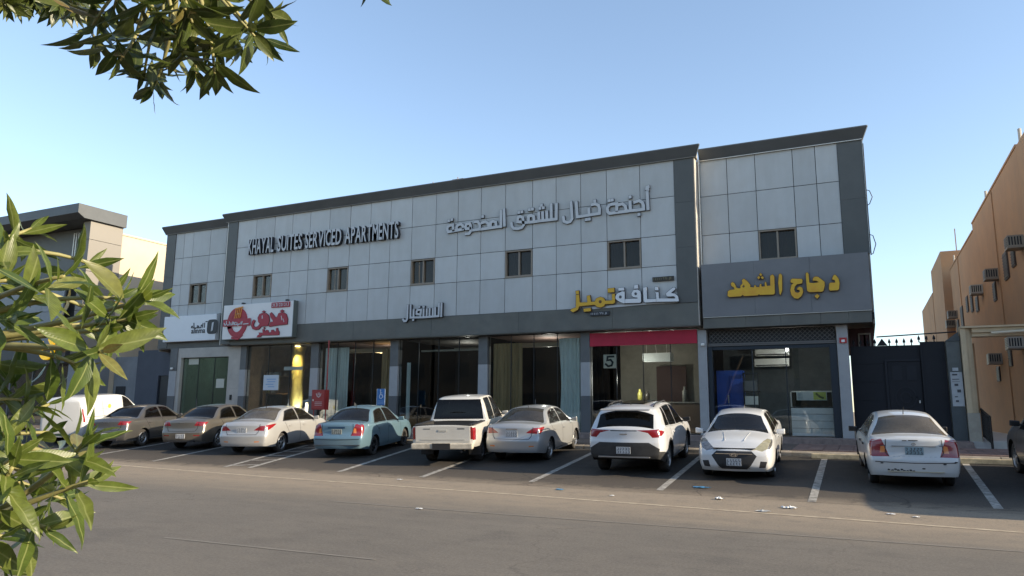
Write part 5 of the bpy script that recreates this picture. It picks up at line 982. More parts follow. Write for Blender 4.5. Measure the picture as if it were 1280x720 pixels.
            tm = MB(); prof = [(sx*(h-.02), rimr*1.0), (sx*h, rimr*1.10), (sx*(h-.002), RW*.90), (sx*(h-.022), RW*.985), (sx*(h-.06), RW), (0, RW*1.002), (-sx*(h-.06), RW), (-sx*(h-.015), RW*.96), (-sx*h, rimr*1.1), (-sx*(h-.03), rimr*.9)]; tm.lathe(prof, 32, c); tm.build('tyre', m_tyre, wo, smooth=True)
    # seats, dash
    if S.get('seats', True):
        sm = MB(); r0 = S.get('seat0', L*.40); hz = zb(L*.5)
        for sx in (-1, 1):
            x0 = sx*.36; y0 = r0+.72; sm.box(x0-.22, x0+.22, y0, y0+.5, .35, .52).pts([(x0-.22, y0-.02, .5), (x0+.22, y0-.02, .5), (x0+.2, y0-.22, hz+.12), (x0-.2, y0-.22, hz+.12), (x0-.22, y0+.1, .5), (x0+.22, y0+.1, .5), (x0+.2, y0-.12, hz+.12), (x0-.2, y0-.12, hz+.12)], [(0, 1, 2, 3), (4, 7, 6, 5), (0, 3, 7, 4), (1, 5, 6, 2), (3, 2, 6, 7)]).box(x0-.12, x0+.12, y0-.24, y0-.15, hz+.13, hz+.29)
        yb = r0-.15; sm.box(-.6, .6, yb, yb+.5, .35, .52).box(-.6, .6, yb-.25, yb-.05, .45, hz+.04); [sm.box(x-.12, x+.12, yb-.25, yb-.17, hz+.05, hz+.17) for x in (-.36, .36)]
        sm.build('seats', m_seat, root)
        dy = S.get('dash', L*.66); MB().pts([(-.66, dy, .5), (.66, dy, .5), (.66, dy, hz-.06), (-.66, dy, hz-.06), (-.6, dy+.55, hz-.02), (.6, dy+.55, hz-.02)], [(0, 1, 2, 3), (3, 2, 5, 4)]).build('dashboard', m_blk, root)
        mb = MB(); mb.lathe([(-.012, .16), (0, .19), (.012, .16)], 18, (0, 0, 0), 'y'); mb.v = [(v[0]-.36, v[1]*1+dy-.16+v[2]*.45, v[2]+hz-.02) for v in mb.v]; mb.build('steering_wheel', m_blk, root, smooth=True)
    # mirrors and handles
    ms, mz = S['mirror']; mm = S.get('mirror_mat', pnt)
    for sx in (1, -1):
        xm = side_x(ms, mz-.05); mb = MB(); mb.box(xm+.06, xm+.25, ms-.055, ms+.06, mz-.055, mz+.075); mb.v = [(sx*v[0], v[1]-.02*(v[2] > mz)+(.035 if v[0] > xm+.2 and v[1] > ms else 0)*-1, v[2]-(.02 if v[0] < xm+.1 and v[2] > mz else 0)) for v in mb.v]
        o = mb.build('wing_mirror', mm, root); bevel_obj(o, .024, 3); [setattr(p, 'use_smooth', True) for p in o.data.polygons]
        MB().box(min(sx*(xm-.02), sx*(xm+.07)), max(sx*(xm-.02), sx*(xm+.07)), ms-.02, ms+.03, mz-.045, mz-.015).build('mirror_arm', m_blk, o)
        MB().box(min(sx*(xm+.075), sx*(xm+.235)), max(sx*(xm+.075), sx*(xm+.235)), ms-.0585, ms-.0555, mz-.035, mz+.05).build('mirror_glass', m_chr, o)
    for (hs_, hz_) in S.get('handles', []):
        for sx in (1, -1):
            xm = side_x(hs_, hz_); a, b = sorted((sx*(xm-.01), sx*(xm+.028))); MB().box(a, b, hs_-.10, hs_+.10, hz_-.014, hz_+.016).build('door_handle', S.get('handle_mat', pnt), root)
    # plates
    for (end, z, m, w_, h_) in S.get('plates', []):
        yy = rear_y(0, z)-.012 if end == 'rear' else front_y(0, z)+.012; sg = -1 if end == 'rear' else 1; a, b = sorted((yy, yy+sg*.01)); o = MB().box(-w_/2, w_/2, a, b, z-h_/2, z+h_/2).build('number_plate', m, root)
        mb = MB(); rr_ = random.Random(name+str(x)); yp = yy+sg*.012
        for r in range(2):
            for k in range(5):
                cx = -w_*.38+k*w_*.19; cz = z+(.22 if r == 0 else -.24)*h_; u = w_*.05; v = h_*.14
                mb.strip([(cx-u, cz-v), (cx+u*rr_.choice((1, 0)), cz-v), (cx+u*rr_.choice((1, .2)), cz+v), (cx-u*rr_.choice((1, 0)), cz+v)], .012, min(yp, yp+sg*.002), max(yp, yp+sg*.002))
        mb.build('plate_print', m_lsl, o)
    for (part, m, bx) in S.get('extra', []):    # boxes: x0,x1,y0,y1,z0,z1, bevel
        mb = MB(); mb.box(*bx[:6]); o = mb.build(part, m if not isinstance(m, str) else pnt, root)
        if len(bx) > 6: bevel_obj(o, bx[6], 2)
    if S.get('antenna'):
        a = S['antenna']; MB().tube([(0, a, zt(a)-.01), (0, a-.02, zt(a)+.05), (0, a-.11, zt(a)+S.get('ant_h', .09))], .012, 6, .005).build('antenna', m_blk, root)
    if S.get('hook'): S['hook'](root, dict(side_x=side_x, rear_y=rear_y, front_y=front_y, zt=zt, zb=zb, yo=yo, L=L, pnt=pnt))
    # stand on the sloping lot: pitch to the ground slope
    ry = gz(y+.9); fy = gz(y+.9+2.5*math.cos(yaw)); pitch = math.atan2(fy-ry, 2.5)
    Rz = Matrix.Rotation(yaw, 4, 'Z'); slope = math.atan(.07) if 15.4 < y+1 < 21.9 or 15.4 < y < 22 else 0.
    Sl = Matrix.Rotation(slope, 4, 'X')      # tilt the world ground frame, then turn the car in it
    Mw = Matrix.Translation((x, y, gz(y+1e-6) if slope else gz(y))) @ Sl @ Rz
    root.matrix_world = Mw
    return root
W_ = paint('white paint', (.58, .585, .575), dirt=.05); W2_ = paint('dusty white paint', (.52, .53, .52), dirt=.16); SV = paint('silver paint', (.42, .435, .45), .35, .12); BZ = paint('bronze grey paint', (.115, .113, .11), .6, .08, .28); BZ2 = paint('champagne grey paint', (.165, .15, .125), .6, .08, .28)
BLU = paint('pale blue paint', (.135, .235, .295), .35, .10); DGR = paint('dark grey paint', (.075, .073, .075), .4, .35); WP = paint('old white paint', (.52, .51, .47), 0, .2, .35); PW = paint('pearl white paint', (.58, .588, .59), .0, .04, .22); SVW = paint('pale silver paint', (.38, .39, .39), .35, .08)
def sedan13(kind):
    L = 4.37
    S = dict(L=L, W=1.70, R=.305, axles=(.95, 3.52), zt=[(0, 1.0), (.05, 1.045), (.2, 1.075), (.5, 1.075), (.62, 1.09), (.95, 1.25), (1.3, 1.40), (1.7, 1.452), (2.1, 1.462), (2.5, 1.44), (2.75, 1.39), (3.1, 1.20), (3.42, 1.03), (3.5, 1.01), (3.9, .94), (4.15, .875), (4.28, .80), (4.35, .74), (L, .69)],
             zb=[(0, .93), (.5, 1.0), (1.2, .99), (2.2, .945), (3.2, .90), (3.7, .865), (4.1, .80), (4.3, .70), (L, .63)], dlo=[(1.02, 2.02, .28, .02), (2.10, 3.05, .02, .45)],
             top_glass=[('rear_window', .66, 1.42, .07, m_cg), ('windscreen', 2.76, 3.40, .05, m_cgw)], mid=2.1,
             gaps=[[(2.06, .27), (2.06, .95)], [(3.13, .42), (3.13, .93)], [(1.30, .62), (1.18, .80), (1.05, 1.0)], [(1.35, .27), (3.1, .27)]], rgaps=[[(0, .66), (.50, .66), (.56, .74), (.60, .98)]],
             handles=[(1.35, .82), (2.25, .80)], mirror=(3.0, .97), plates=[('rear', .80, m_pl8, .34, .16)], antenna=1.45)
    if kind == 'front':
        S['top_glass'][0] = ('rear_window', .66, 1.42, .07, m_cgk)
        S['regions'] = [('front', 'grille', m_blk, [(-.38, .665), (.38, .665), (.49, .56), (.36, .36), (.27, .27), (-.27, .27), (-.36, .36), (-.49, .56)], False),
                        ('front', 'headlight', m_hl, [(.43, .70), (.60, .655), (.82, .76), (.82, .95), (.62, .86)], False), ('side', 'headlight', m_hl, [(3.72, .88), (4.5, .93), (4.5, .68), (4.2, .70)], False),
                        ('front', 'headlight', m_yl, [(-.43, .70), (-.60, .655), (-.82, .76), (-.82, .95), (-.62, .86)], False),
                        ('front', 'fog_lamp', m_chr, [(.56, .40), (.64, .43), (.66, .35), (.58, .32)], True), ('front', 'bumper_vent', m_blk, [(.52, .30), (.66, .31), (.70, .44), (.56, .45)], True)]
        S['plates'] = [('front', .43, m_pl8, .32, .16)]; S['extra'] = []
        def hook(root, H):
            o = MB().box(-.40, .40, H['front_y'](0, .6)-.02, H['front_y'](0, .6)+.006, .60, .615).build('grille_bar', m_chr, root); MB().box(-.46, .46, H['front_y'](0, .69)-.12, H['front_y'](0, .69)-.035, .712, .722).build('bonnet_gap', m_gap, root)
            mb = MB(); mb.strip([(-.05, .565), (-.05, .605)], .014, H['front_y'](0, .6)+.002, H['front_y'](0, .6)+.014).strip([(.05, .565), (.05, .605)], .014, H['front_y'](0, .6)+.003, H['front_y'](0, .6)+.015).strip([(-.05, .58), (.05, .59)], .012, H['front_y'](0, .6)+.001, H['front_y'](0, .6)+.013)
            mb.strip([(.085*math.cos(R(a)), .585+.038*math.sin(R(a))) for a in range(0, 361, 24)], .008, H['front_y'](0, .6)-.002, H['front_y'](0, .6)+.010); mb.build('badge', m_chr, root)
            for k in range(4): MB().box(-.34, .34, H['front_y'](0, .35)-.03, H['front_y'](0, .35)-.02+.02, .30+k*.028, .306+k*.028).build('grille_slat', m_blk2, root)
            # bonnet creases and wipers
            mb = MB()
            for sx in (1, -1): mb.tube([(sx*(.30-.09*i/6), 3.55+.6*i/6, H['zt'](3.55+.6*i/6)-.004) for i in range(7)], .007, 6)
            mb.build('bonnet_crease', H['pnt'], root, smooth=True)
            mb = MB(); mb.tube([(.55, 3.45, 1.045), (.05, 3.40, 1.06)], .008, 5).tube([(-.05, 3.45, 1.045), (-.55, 3.36, 1.065)], .008, 5); mb.build('wiper', m_blk, root)
        S['hook'] = hook
    else:
        S['regions'] = [('rear', 'tail_light', m_tl, [(.40, .82), (.72, .80), (.74, .96), (.60, .955)], True), ('side', 'tail_light', m_tl, [(-.1, .80), (.12, .80), (.42, .955), (.36, .97), (-.1, .95)], False), ('rear', 'reflector', m_tlo, [(.50, .45), (.64, .46), (.64, .49), (.50, .49)], True)]
    return S
def old_accent(glass_m):
    L = 4.28
    S = dict(L=L, W=1.695, R=.295, axles=(.92, 3.42), glass=glass_m, zt=[(0, 1.03), (.05, 1.06), (.25, 1.075), (.58, 1.085), (.95, 1.28), (1.2, 1.40), (1.55, 1.46), (2.0, 1.475), (2.4, 1.45), (2.6, 1.41), (3.0, 1.17), (3.25, 1.02), (3.6, .96), (4.0, .86), (4.2, .76), (L, .62)],
             zb=[(0, .96), (.5, .985), (1.2, .965), (2.2, .93), (3.1, .90), (3.7, .84), (4.1, .72), (L, .56)], dlo=[(.98, 1.90, .30, .02), (1.98, 2.86, .02, .36)], top_glass=[('rear_window', .62, 1.28, .06, m_cgd if glass_m is m_cgd else m_cg), ('windscreen', 2.62, 3.22, .05, m_cgw)], mid=2.0,
             gaps=[[(1.94, .27), (1.94, .94)], [(3.0, .42), (3.0, .92)], [(1.28, .60), (1.18, .78), (1.0, .97)]], rgaps=[[(0, .68), (.46, .68), (.52, .76), (.50, 1.02)], [(0, .565), (.72, .575)]],
             handles=[(1.28, .80), (2.12, .79)], mirror=(2.82, .97), ar=.12, tum=.46, plates=[('rear', .80, m_plb, .33, .155)], antenna=1.35, ant_h=.16,
             regions=[('rear', 'tail_light', m_tl, [(.45, .68), (.80, .67), (.80, 1.0), (.57, 1.015)], True), ('side', 'tail_light', m_tl, [(-.1, .67), (.10, .68), (.22, .975), (-.1, 1.0)], False), ('rear', 'turn_light', m_tlo, [(.50, .76), (.62, .75), (.60, .88), (.54, .90)], True)])
    return S
cars = []
S = sedan13('front'); cars.append(build_car(S, 'white_sedan', 'white sedan facing the street, black hexagonal grille, before the chicken shop', 'car', -2.98, 21.6, math.pi+.05, W_))
S = sedan13('rear'); S['top_glass'][0] = ('rear_window', .66, 1.42, .07, m_cgg)
S['hook'] = lambda root, H: (MB().box(-.17, .17, H['rear_y'](0, .93)-.014, H['rear_y'](0, .93)+.01, .915, .94).build('chrome_strip', m_chr, root))
cars.append(build_car(S, 'silver_sedan', 'pale silver sedan with green tinted rear window, between white pickup and white crossover', 'car', -8.85, 18.35, .09, SVW))
def scuffs(root, H):
    mb = MB(); rr_ = random.Random(3)
    for i in range(9):
        cx = -.48+i*.055+rr_.uniform(-.01, .01); cz = .42+rr_.uniform(-.012, .016); mb.pts([(cx+.03*math.cos(a)*rr_.uniform(.6, 1.2), H['rear_y'](cx, cz)-.006, cz+.018*math.sin(a)*rr_.uniform(.6, 1.3)) for a in [k*math.pi/3 for k in range(6)]], [(0, 1, 2, 3, 4, 5)])
    for cx, cz in ((.52, .55), (.14, .46), (.72, .59), (-.6, .55)): mb.pts([(cx+.035*math.cos(a), H['rear_y'](cx, cz)-.006, cz+.014*math.sin(a)) for a in [k*math.pi/3 for k in range(6)]], [(0, 1, 2, 3, 4, 5)])
    mb.build('paint_scuff', m_blk, root, fix=False)
    MB().box(-.5, .5, H['rear_y'](0, .44)-.010, H['rear_y'](0, .44)+.05, .385, .405).build('bumper_lip', mat('grubby cream', (.45, .40, .30), .7), root)
    MB().box(-.09, .08, H['rear_y'](0, 1.0)-.008, H['rear_y'](0, 1.0)+.01, .995, 1.01).box(-.20, -.12, H['rear_y'](0, 1.0)-.006, H['rear_y'](0, 1.0)+.01, .99, 1.005).build('badge', m_blk, root)
    MB().box(-.60, -.44, H['rear_y'](.5, .9), H['rear_y'](.5, .9)+.02, .885, .90).box(.38, .52, H['rear_y'](.45, .9), H['rear_y'](.45, .9)+.02, .89, .905).build('lettering', m_lsl, root)
    mb = MB(); mb.strip([(.0+.035*math.cos(R(a)), .93+.022*math.sin(R(a))) for a in range(0, 361, 30)], .007, H['rear_y'](0, .93)-.008, H['rear_y'](0, .93)+.004); mb.build('round_badge', m_chr, root)
    MB().box(-.40, .40, H['rear_y'](0, .9)-.006, H['rear_y'](0, .9)+.02, .885, .892).build('lid_crease', m_lsl, root)
S = old_accent(m_cgd); S['hook'] = scuffs; S['mirror_mat'] = m_blk; S['handle_mat'] = m_blk; S['rim'] = mat('steel wheel', (.10, .10, .10), .5, .5)
cars.append(build_car(S, 'white_sedan', 'scuffed old white sedan with dusty rear window, tail outward before the navy gate', 'car', .80, 17.05, .07, W2_))
S = old_accent(m_cg); S['rim'] = mat('black steel wheel', (.03, .03, .03), .5, .4); S['hook'] = lambda root, H: (MB().box(-.30, .26, H['rear_y'](0, .92)-.014, H['rear_y'](0, .92)+.01, .90, .945).build('dark_garnish', mat('navy garnish', (.02, .06, .12), .3), root), MB().box(-.75, .75, H['rear_y'](0, .42)+.0, H['rear_y'](0, .42)+.10, .40, .415).build('bumper_line', m_lsl, root))
S['plates'] = [('rear', .80, mat('grey plate', (.32, .34, .30), .6), .33, .155)]
cars.append(build_car(S, 'blue_sedan', 'pale blue sedan with round cornered red lights, left of the white pickup', 'car', -14.4, 17.75, .22, BLU))
# elantra-like
def coupe_sedan():
    S = sedan13('rear'); L = 4.53
    S.update(L=L, W=1.775, axles=(.98, 3.66), R=.315, zt=[(0, .98), (.05, 1.03), (.2, 1.065), (.5, 1.075), (.7, 1.12), (1.2, 1.34), (1.6, 1.42), (2.05, 1.44), (2.5, 1.42), (2.8, 1.36), (3.2, 1.17), (3.6, .99), (4.0, .92), (4.3, .82), (4.45, .72), (L, .58)],
             zb=[(0, .92), (.5, .99), (1.2, .985), (2.2, .93), (3.3, .87), (3.9, .82), (4.3, .70), (L, .53)], dlo=[(1.10, 2.10, .34, .02), (2.18, 3.28, .02, .52)], top_glass=[('rear_window', .68, 1.52, .07, m_cgd), ('windscreen', 2.82, 3.56, .05, m_cgw)], mid=2.15, mirror=(3.15, .95),
             gaps=[[(2.14, .27), (2.14, .94)], [(3.28, .42), (3.28, .90)], [(1.38, .62), (1.25, .80), (1.12, 1.0)]], handles=[(1.45, .82), (2.4, .79)], spokes=5,
             regions=[('rear', 'tail_light', m_tl, [(.40, .79), (.74, .77), (.76, .93), (.60, .925)], True), ('side', 'tail_light', m_tl, [(-.1, .78), (.15, .79), (.62, .95), (.5, .965), (-.1, .93)], False), ('rear', 'reflector', m_tlo, [(.46, .42), (.62, .43), (.62, .455), (.46, .455)], True)])
    return S
S = coupe_sedan(); cars.append(build_car(S, 'silver_sedan', 'curvy silver white sedan with long red lights, directly left of the pale blue sedan', 'car', -17.95, 17.45, .24, paint('silver white paint', (.42, .42, .41), .3, .08)))
def pegas():
    S = sedan13('rear'); S.update(top_glass=[('rear_window', .66, 1.42, .07, m_cgk), ('windscreen', 2.76, 3.40, .05, m_cgw)], glass=m_cgk, spokes=8,
        regions=[('rear', 'tail_light', m_tl, [(.44, .84), (.74, .83), (.75, .96), (.52, .975)], True), ('side', 'tail_light', m_tl, [(-.1, .83), (.12, .84), (.30, .95), (-.1, .96)], False), ('rear', 'reflector', m_tl, [(.46, .50), (.68, .50), (.68, .535), (.46, .535)], True)])
    S['hook'] = lambda root, H: (MB().box(-.10, .10, H['rear_y'](0, .94)-.012, H['rear_y'](0, .94)+.01, .93, .95).build('badge', m_chr, root), MB().box(-.5, .5, H['rear_y'](0, .38)-.01, H['rear_y'](0, .38)+.1, .30, .36).build('lower_bumper', m_blk, root))
    S['plates'] = [('rear', .50, m_pl8, .34, .15)]; return S
cars.append(build_car(pegas(), 'bronze_sedan', 'dark champagne sedan with side lit gold, second car right of the white van', 'car', -21.2, 17.9, .27, BZ2))
cars.append(build_car(pegas(), 'bronze_sedan', 'bronze grey sedan beside the white van, nearest the leaves', 'car', -24.6, 17.5, .30, BZ))
# crossover
def suv():
    L = 4.66
    S = dict(L=L, W=1.865, R=.36, tw=.235, archgap=.05, spokes=5, axles=(.98, 3.66), cladding=m_blk2, zl=[(0, .42), (.5, .30), (L-.5, .27), (L, .30)], zt=[(0, 1.12), (.03, 1.16), (.10, 1.22), (.32, 1.50), (.40, 1.565), (.7, 1.615), (1.4, 1.655), (2.1, 1.66), (2.6, 1.62), (2.85, 1.56), (3.2, 1.32), (3.55, 1.13), (3.9, 1.07), (4.3, .98), (4.5, .88), (L, .74)],
             zb=[(0, 1.06), (.3, 1.12), (.9, 1.10), (2.2, 1.03), (3.4, 1.0), (4.0, .95), (4.4, .82), (L, .66)], dlo=[(.72, 1.20, .30, .02), (1.27, 2.18, .02, .02), (2.25, 3.25, .02, .5)], glass=m_cgk, top_glass=[('windscreen', 2.86, 3.50, .05, m_cgw)], mid=2.2, bow=.08,
             xr=[(.3, .10), (.5, .0), (.75, .0), (.9, .03), (1.2, .06)], cr=.10, ar=.13, rr=.5, tum=.36, gaps=[[(2.21, .32), (2.21, 1.04)], [(3.28, .5), (3.28, 1.0)], [(1.35, .70), (1.2, .9), (1.12, 1.1)]], handles=[(1.5, .93), (2.4, .91)], mirror=(3.1, 1.10), mirror_mat=m_blk,
             regions=[('top', 'rear_window', m_cgk, [(-.70, .085), (.70, .085), (.66, .36), (-.66, .36)], False), ('rear', 'tail_light', m_tl, [(.30, 1.085), (.86, 1.10), (.86, .92), (.68, .91), (.58, 1.02)], True), ('side', 'tail_light', m_tl, [(-.1, .94), (.14, .95), (.34, 1.03), (.2, 1.07), (-.1, 1.10)], False),
                      ('rear', 'light_bar', m_blk, [(-.32, 1.085), (.32, 1.085), (.32, 1.06), (-.32, 1.06)], False),
                      ('rear', 'bumper_cladding', m_blk2, [(-.90, .36), (.90, .36), (.90, .62), (.60, .80), (-.60, .80), (-.90, .62)], False), ('side', 'bumper_cladding', m_blk2, [(-.2, .30), (.62, .30), (.60, .50), (.3, .56), (-.2, .62)], False)],
             plates=[('rear', .62, m_pl8, .34, .16)], antenna=.85, ant_h=.05)
    def hook(root, H):
        MB().pts([(x, y, z) for x, y, z in ((-.62, .30, 1.545), (.62, .30, 1.545), (.62, .12, 1.535), (-.62, .12, 1.535), (-.62, .32, 1.57), (.62, .32, 1.57), (.60, .10, 1.55), (-.60, .10, 1.55))], [(0, 1, 2, 3), (4, 7, 6, 5), (0, 4, 5, 1), (1, 5, 6, 2), (2, 6, 7, 3), (3, 7, 4, 0)]).build('roof_spoiler', H['pnt'], root)
        for sx in (1, -1): MB().tube([(sx*.58, .80+i*.17, H['zt'](.80+i*.17)-.028+(.035 if 0 < i < 9 else 0)) for i in range(10)], .016, 6).build('roof_rail', m_blk, root)
        MB().box(-.34, .34, 1.0, 2.3, 1.661, 1.666).build('glass_roof', m_cgk, root)
        MB().box(-.62, .62, H['rear_y'](0, .48)-.012, H['rear_y'](0, .48)+.05, .45, .475).build('skid_line', mat('satin silver', (.35, .35, .34), .4, .6), root)
        MB().box(-.09, .09, H['rear_y'](0, .97)-.010, H['rear_y'](0, .97)+.01, .985, 1.005).build('badge', m_chr, root)
    S['hook'] = hook; return S
cars.append(build_car(suv(), 'white_crossover', 'white crossover with black lower bumper and roof rails, parked before the kunafa shop', 'car', -5.28, 17.15, .06, PW))
# pickup
def pickup():
    L = 5.25
    S = dict(L=L, W=1.78, R=.365, tw=.24, archgap=.07, spokes=6, axles=(1.22, 4.30), cladding=mat('grey flare', (.20, .205, .20), .6), zl=[(0, .52), (.5, .48), (L-.6, .40), (L, .42)], st=[1.50, 1.53, 1.56, 1.60, 1.64, 1.70], zt=[(0, 1.10), (1.50, 1.105), (1.56, 1.15), (1.66, 1.66), (1.75, 1.755), (2.2, 1.80), (2.8, 1.80), (3.1, 1.76), (3.35, 1.60), (3.8, 1.22), (3.95, 1.17), (4.6, 1.10), (5.05, .98), (5.2, .86), (L, .78)],
             zb=[(0, 1.05), (1.6, 1.07), (2.6, 1.06), (3.8, 1.05), (4.6, 1.0), (5.05, .88), (L, .72)], sec=[(0, .94), (.2, .985), (.5, 1.), (.8, 1.), (1, .985)], tum=.27, ar=.05, rr=.2, cr=.015, xr=[(.4, .0), (1.2, .0)], bow=.04, mid=2.5, crown=.035,
             dlo=[(1.86, 2.56, .10, .02), (2.66, 3.62, .02, .42)], glass=m_cg, top_glass=[('windscreen', 3.20, 3.78, .05, m_cgw)], gaps=[[(1.54, .5), (1.54, 1.06)], [(2.61, .5), (2.61, 1.06)], [(3.68, .6), (3.68, 1.05)], [(1.74, .9), (1.74, 1.08)]], handles=[(1.98, .96), (2.80, .96)], mirror=(3.48, 1.18),
             regions=[('rear', 'rear_window', m_cgk, [(-.76, 1.14), (.76, 1.14), (.66, 1.70), (-.66, 1.70)], False), ('rear', 'tail_light', m_tl, [(.775, .72), (.92, .72), (.92, 1.05), (.775, 1.05)], True), ('side', 'tail_light', m_tl, [(-.1, .70), (.16, .70), (.16, 1.03), (-.1, 1.03)], False)],
             holes=[('top', [(-.70, .10), (.70, .10), (.70, 1.44), (-.70, 1.44)])], plates=[('rear', .545, m_pl8, .30, .14)], rim=mat('grey alloy', (.25, .25, .25), .4, .6))
    def hook(root, H):
        mb = MB(); x, y0, y1, z0, z1 = .70, .10, 1.44, .62, 1.085
        mb.quad((-x, y0, z0), (x, y0, z0), (x, y1, z0), (-x, y1, z0)).quad((-x, y0, z0), (-x, y1, z0), (-x, y1, z1), (-x, y0, z1)).quad((x, y0, z0), (x, y0, z1), (x, y1, z1), (x, y1, z0)).quad((-x, y0, z0), (-x, y0, z1), (x, y0, z1), (x, y0, z0)).quad((-x, y1, z0), (x, y1, z0), (x, y1, z1), (-x, y1, z1)); mb.build('bed_liner', m_blk2, root, fix=False)
        MB().box(-.80, .80, .0, .10, 1.085, 1.115).box(-.84, -.70, .1, 1.46, 1.085, 1.115).box(.70, .84, .1, 1.46, 1.085, 1.115).build('bed_rail', m_blk, root)
        MB().box(-.765, .765, -.018, -.002, .66, 1.06).build('tailgate', H['pnt'], root)
        MB().box(-.62, .62, -.026, -.019, .70, .73).box(-.12, .12, -.03, -.019, .93, .98).build('tailgate_fold', mat('tailgate recess', (.42, .41, .37), .5), root)
        bp = MB().box(-.86, .86, -.16, .04, .47, .62).build('rear_bumper', mat('worn cream bumper', (.50, .45, .36), .6, var=.4, vscale=5), root); bevel_obj(bp, .03, 2)
        MB().box(-.25, .25, -.172, -.161, .46, .63).build('step_recess', m_blk, bp)
        for sx in (1, -1):
            a, b = sorted((sx*.52, sx*.88)); MB().box(a, b, .78, .80, .22, .55).build('mud_flap', m_blk, root)
        for k in range(3): MB().box(-.30+k*.28, -.27+k*.28, 1.66, 1.68, 1.15, 1.62).build('window_bar', H['pnt'], root)
        MB().box(-.55, -.35, -.022, -.0185, .99, 1.01).box(.42, .62, -.022, -.0185, .99, 1.015).build('lettering', m_lsl, root)
        MB().tube([(.55, .2, .42), (.55, -.12, .41)], .03, 8).build('exhaust', m_blk, root)
    S['hook'] = hook; return S
cars.append(build_car(pickup(), 'white_pickup', 'old white double cab pickup with grey wheel flares, right of the pale blue sedan', 'pickup', -10.42, 17.3, .25, WP))
# white delivery van
def van():
    L = 4.45
    S = dict(L=L, W=1.85, R=.32, axles=(.85, 3.55), zt=[(0, 1.70), (.04, 1.76), (.2, 1.82), (1.2, 1.86), (2.2, 1.85), (2.6, 1.80), (2.9, 1.68), (3.3, 1.42), (3.65, 1.20), (3.8, 1.14), (4.15, 1.04), (4.35, .90), (L, .72)], zb=[(0, 1.1), (2.2, 1.06), (3.4, 1.02), (4.0, .96), (4.3, .78), (L, .62)],
             tum=.14, ar=.06, rr=.25, cr=.03, xr=[(.3, .05), (.5, 0), (1.8, .06)], dlo=[(2.45, 3.45, .05, .62)], glass=m_cg, top_glass=[('windscreen', 2.95, 3.62, .05, m_cgw)], mid=2.4, bow=.05, gaps=[[(2.38, .3), (2.38, 1.08)], [(3.5, .5), (3.5, 1.02)], [(1.2, .35), (1.2, 1.6)], [(0.2, 1.02), (2.35, 1.0)]], handles=[(2.2, .95), (2.55, .95)], handle_mat=m_blk, mirror=(3.3, 1.12), mirror_mat=m_blk,
             regions=[('side', 'tail_light', m_tl, [(-.1, .85), (.10, .85), (.10, 1.35), (-.1, 1.35)], False), ('side', 'fuel_flap', m_blk, [(2.02, .84), (2.32, .84), (2.32, .95), (2.02, .95)], False)], plates=[('rear', .7, m_pl8, .34, .15)], seats=True)
    def hook(root, H):
        for sx in (1, -1):
            x = lambda s, z: sx*(H['side_x'](s, z)+.004)
            def pr(poly, nm, m):
                MB().pts([(x(a, b), a, b) for a, b in poly], [tuple(range(len(poly)))]).build(nm, m, root, fix=False)
            pr([(1.55, 1.28), (1.66, 1.30), (1.72, 1.38), (1.66, 1.46), (1.55, 1.44), (1.50, 1.36)], 'yellow_print', mat('yellow print', (.6, .5, .05), .5))
            for k in range(3): pr([(.95+.1*k, 1.22+k*.06), (1.48, 1.22+k*.06), (1.48, 1.245+k*.06), (.95+.1*k, 1.245+k*.06)], 'green_print', mat('mint print', (.20, .48, .40), .5))
    S['hook'] = hook; return S
cars.append(build_car(van(), 'white_van', 'small white delivery van with faint yellow and mint print, half hidden by leaves', 'van', -27.75, 17.9, .34, W_))
# dark crossover at the right edge
def dsuv():
    S = suv(); S.update(cladding=None, R=.35, W=1.86, zt=[(a, b+(.16 if .3 < a < 3.4 else .05)) for a, b in S['zt']], glass=m_cg, mirror=(3.05, 1.17), mirror_mat=m_blk, handles=[(1.5, .98), (2.4, .96)], antenna=None, axles=(.95, 3.75))
    S['hook'] = None; return S
cars.append(build_car(dsuv(), 'dark_crossover', 'dusty dark grey crossover cut off by the right edge of the picture', 'car', 4.05, 16.55, .055, DGR))
S = van(); S['zt'] = [(a, b*1.38) for a, b in S['zt']]; S['zb'] = [(a, b*1.05) for a, b in S['zb']]; cars.append(build_car(S, 'minibus', 'tall white van just outside the right edge, only its shadow visible', 'van', 7.3, 15.0, .03, W_))
S = sedan13('front'); cars.append(build_car(S, 'white_sedan', 'white car on the road edge at the far left under the leaves', 'car', -28.9, 13.0, .10-math.pi/2, W_, None))
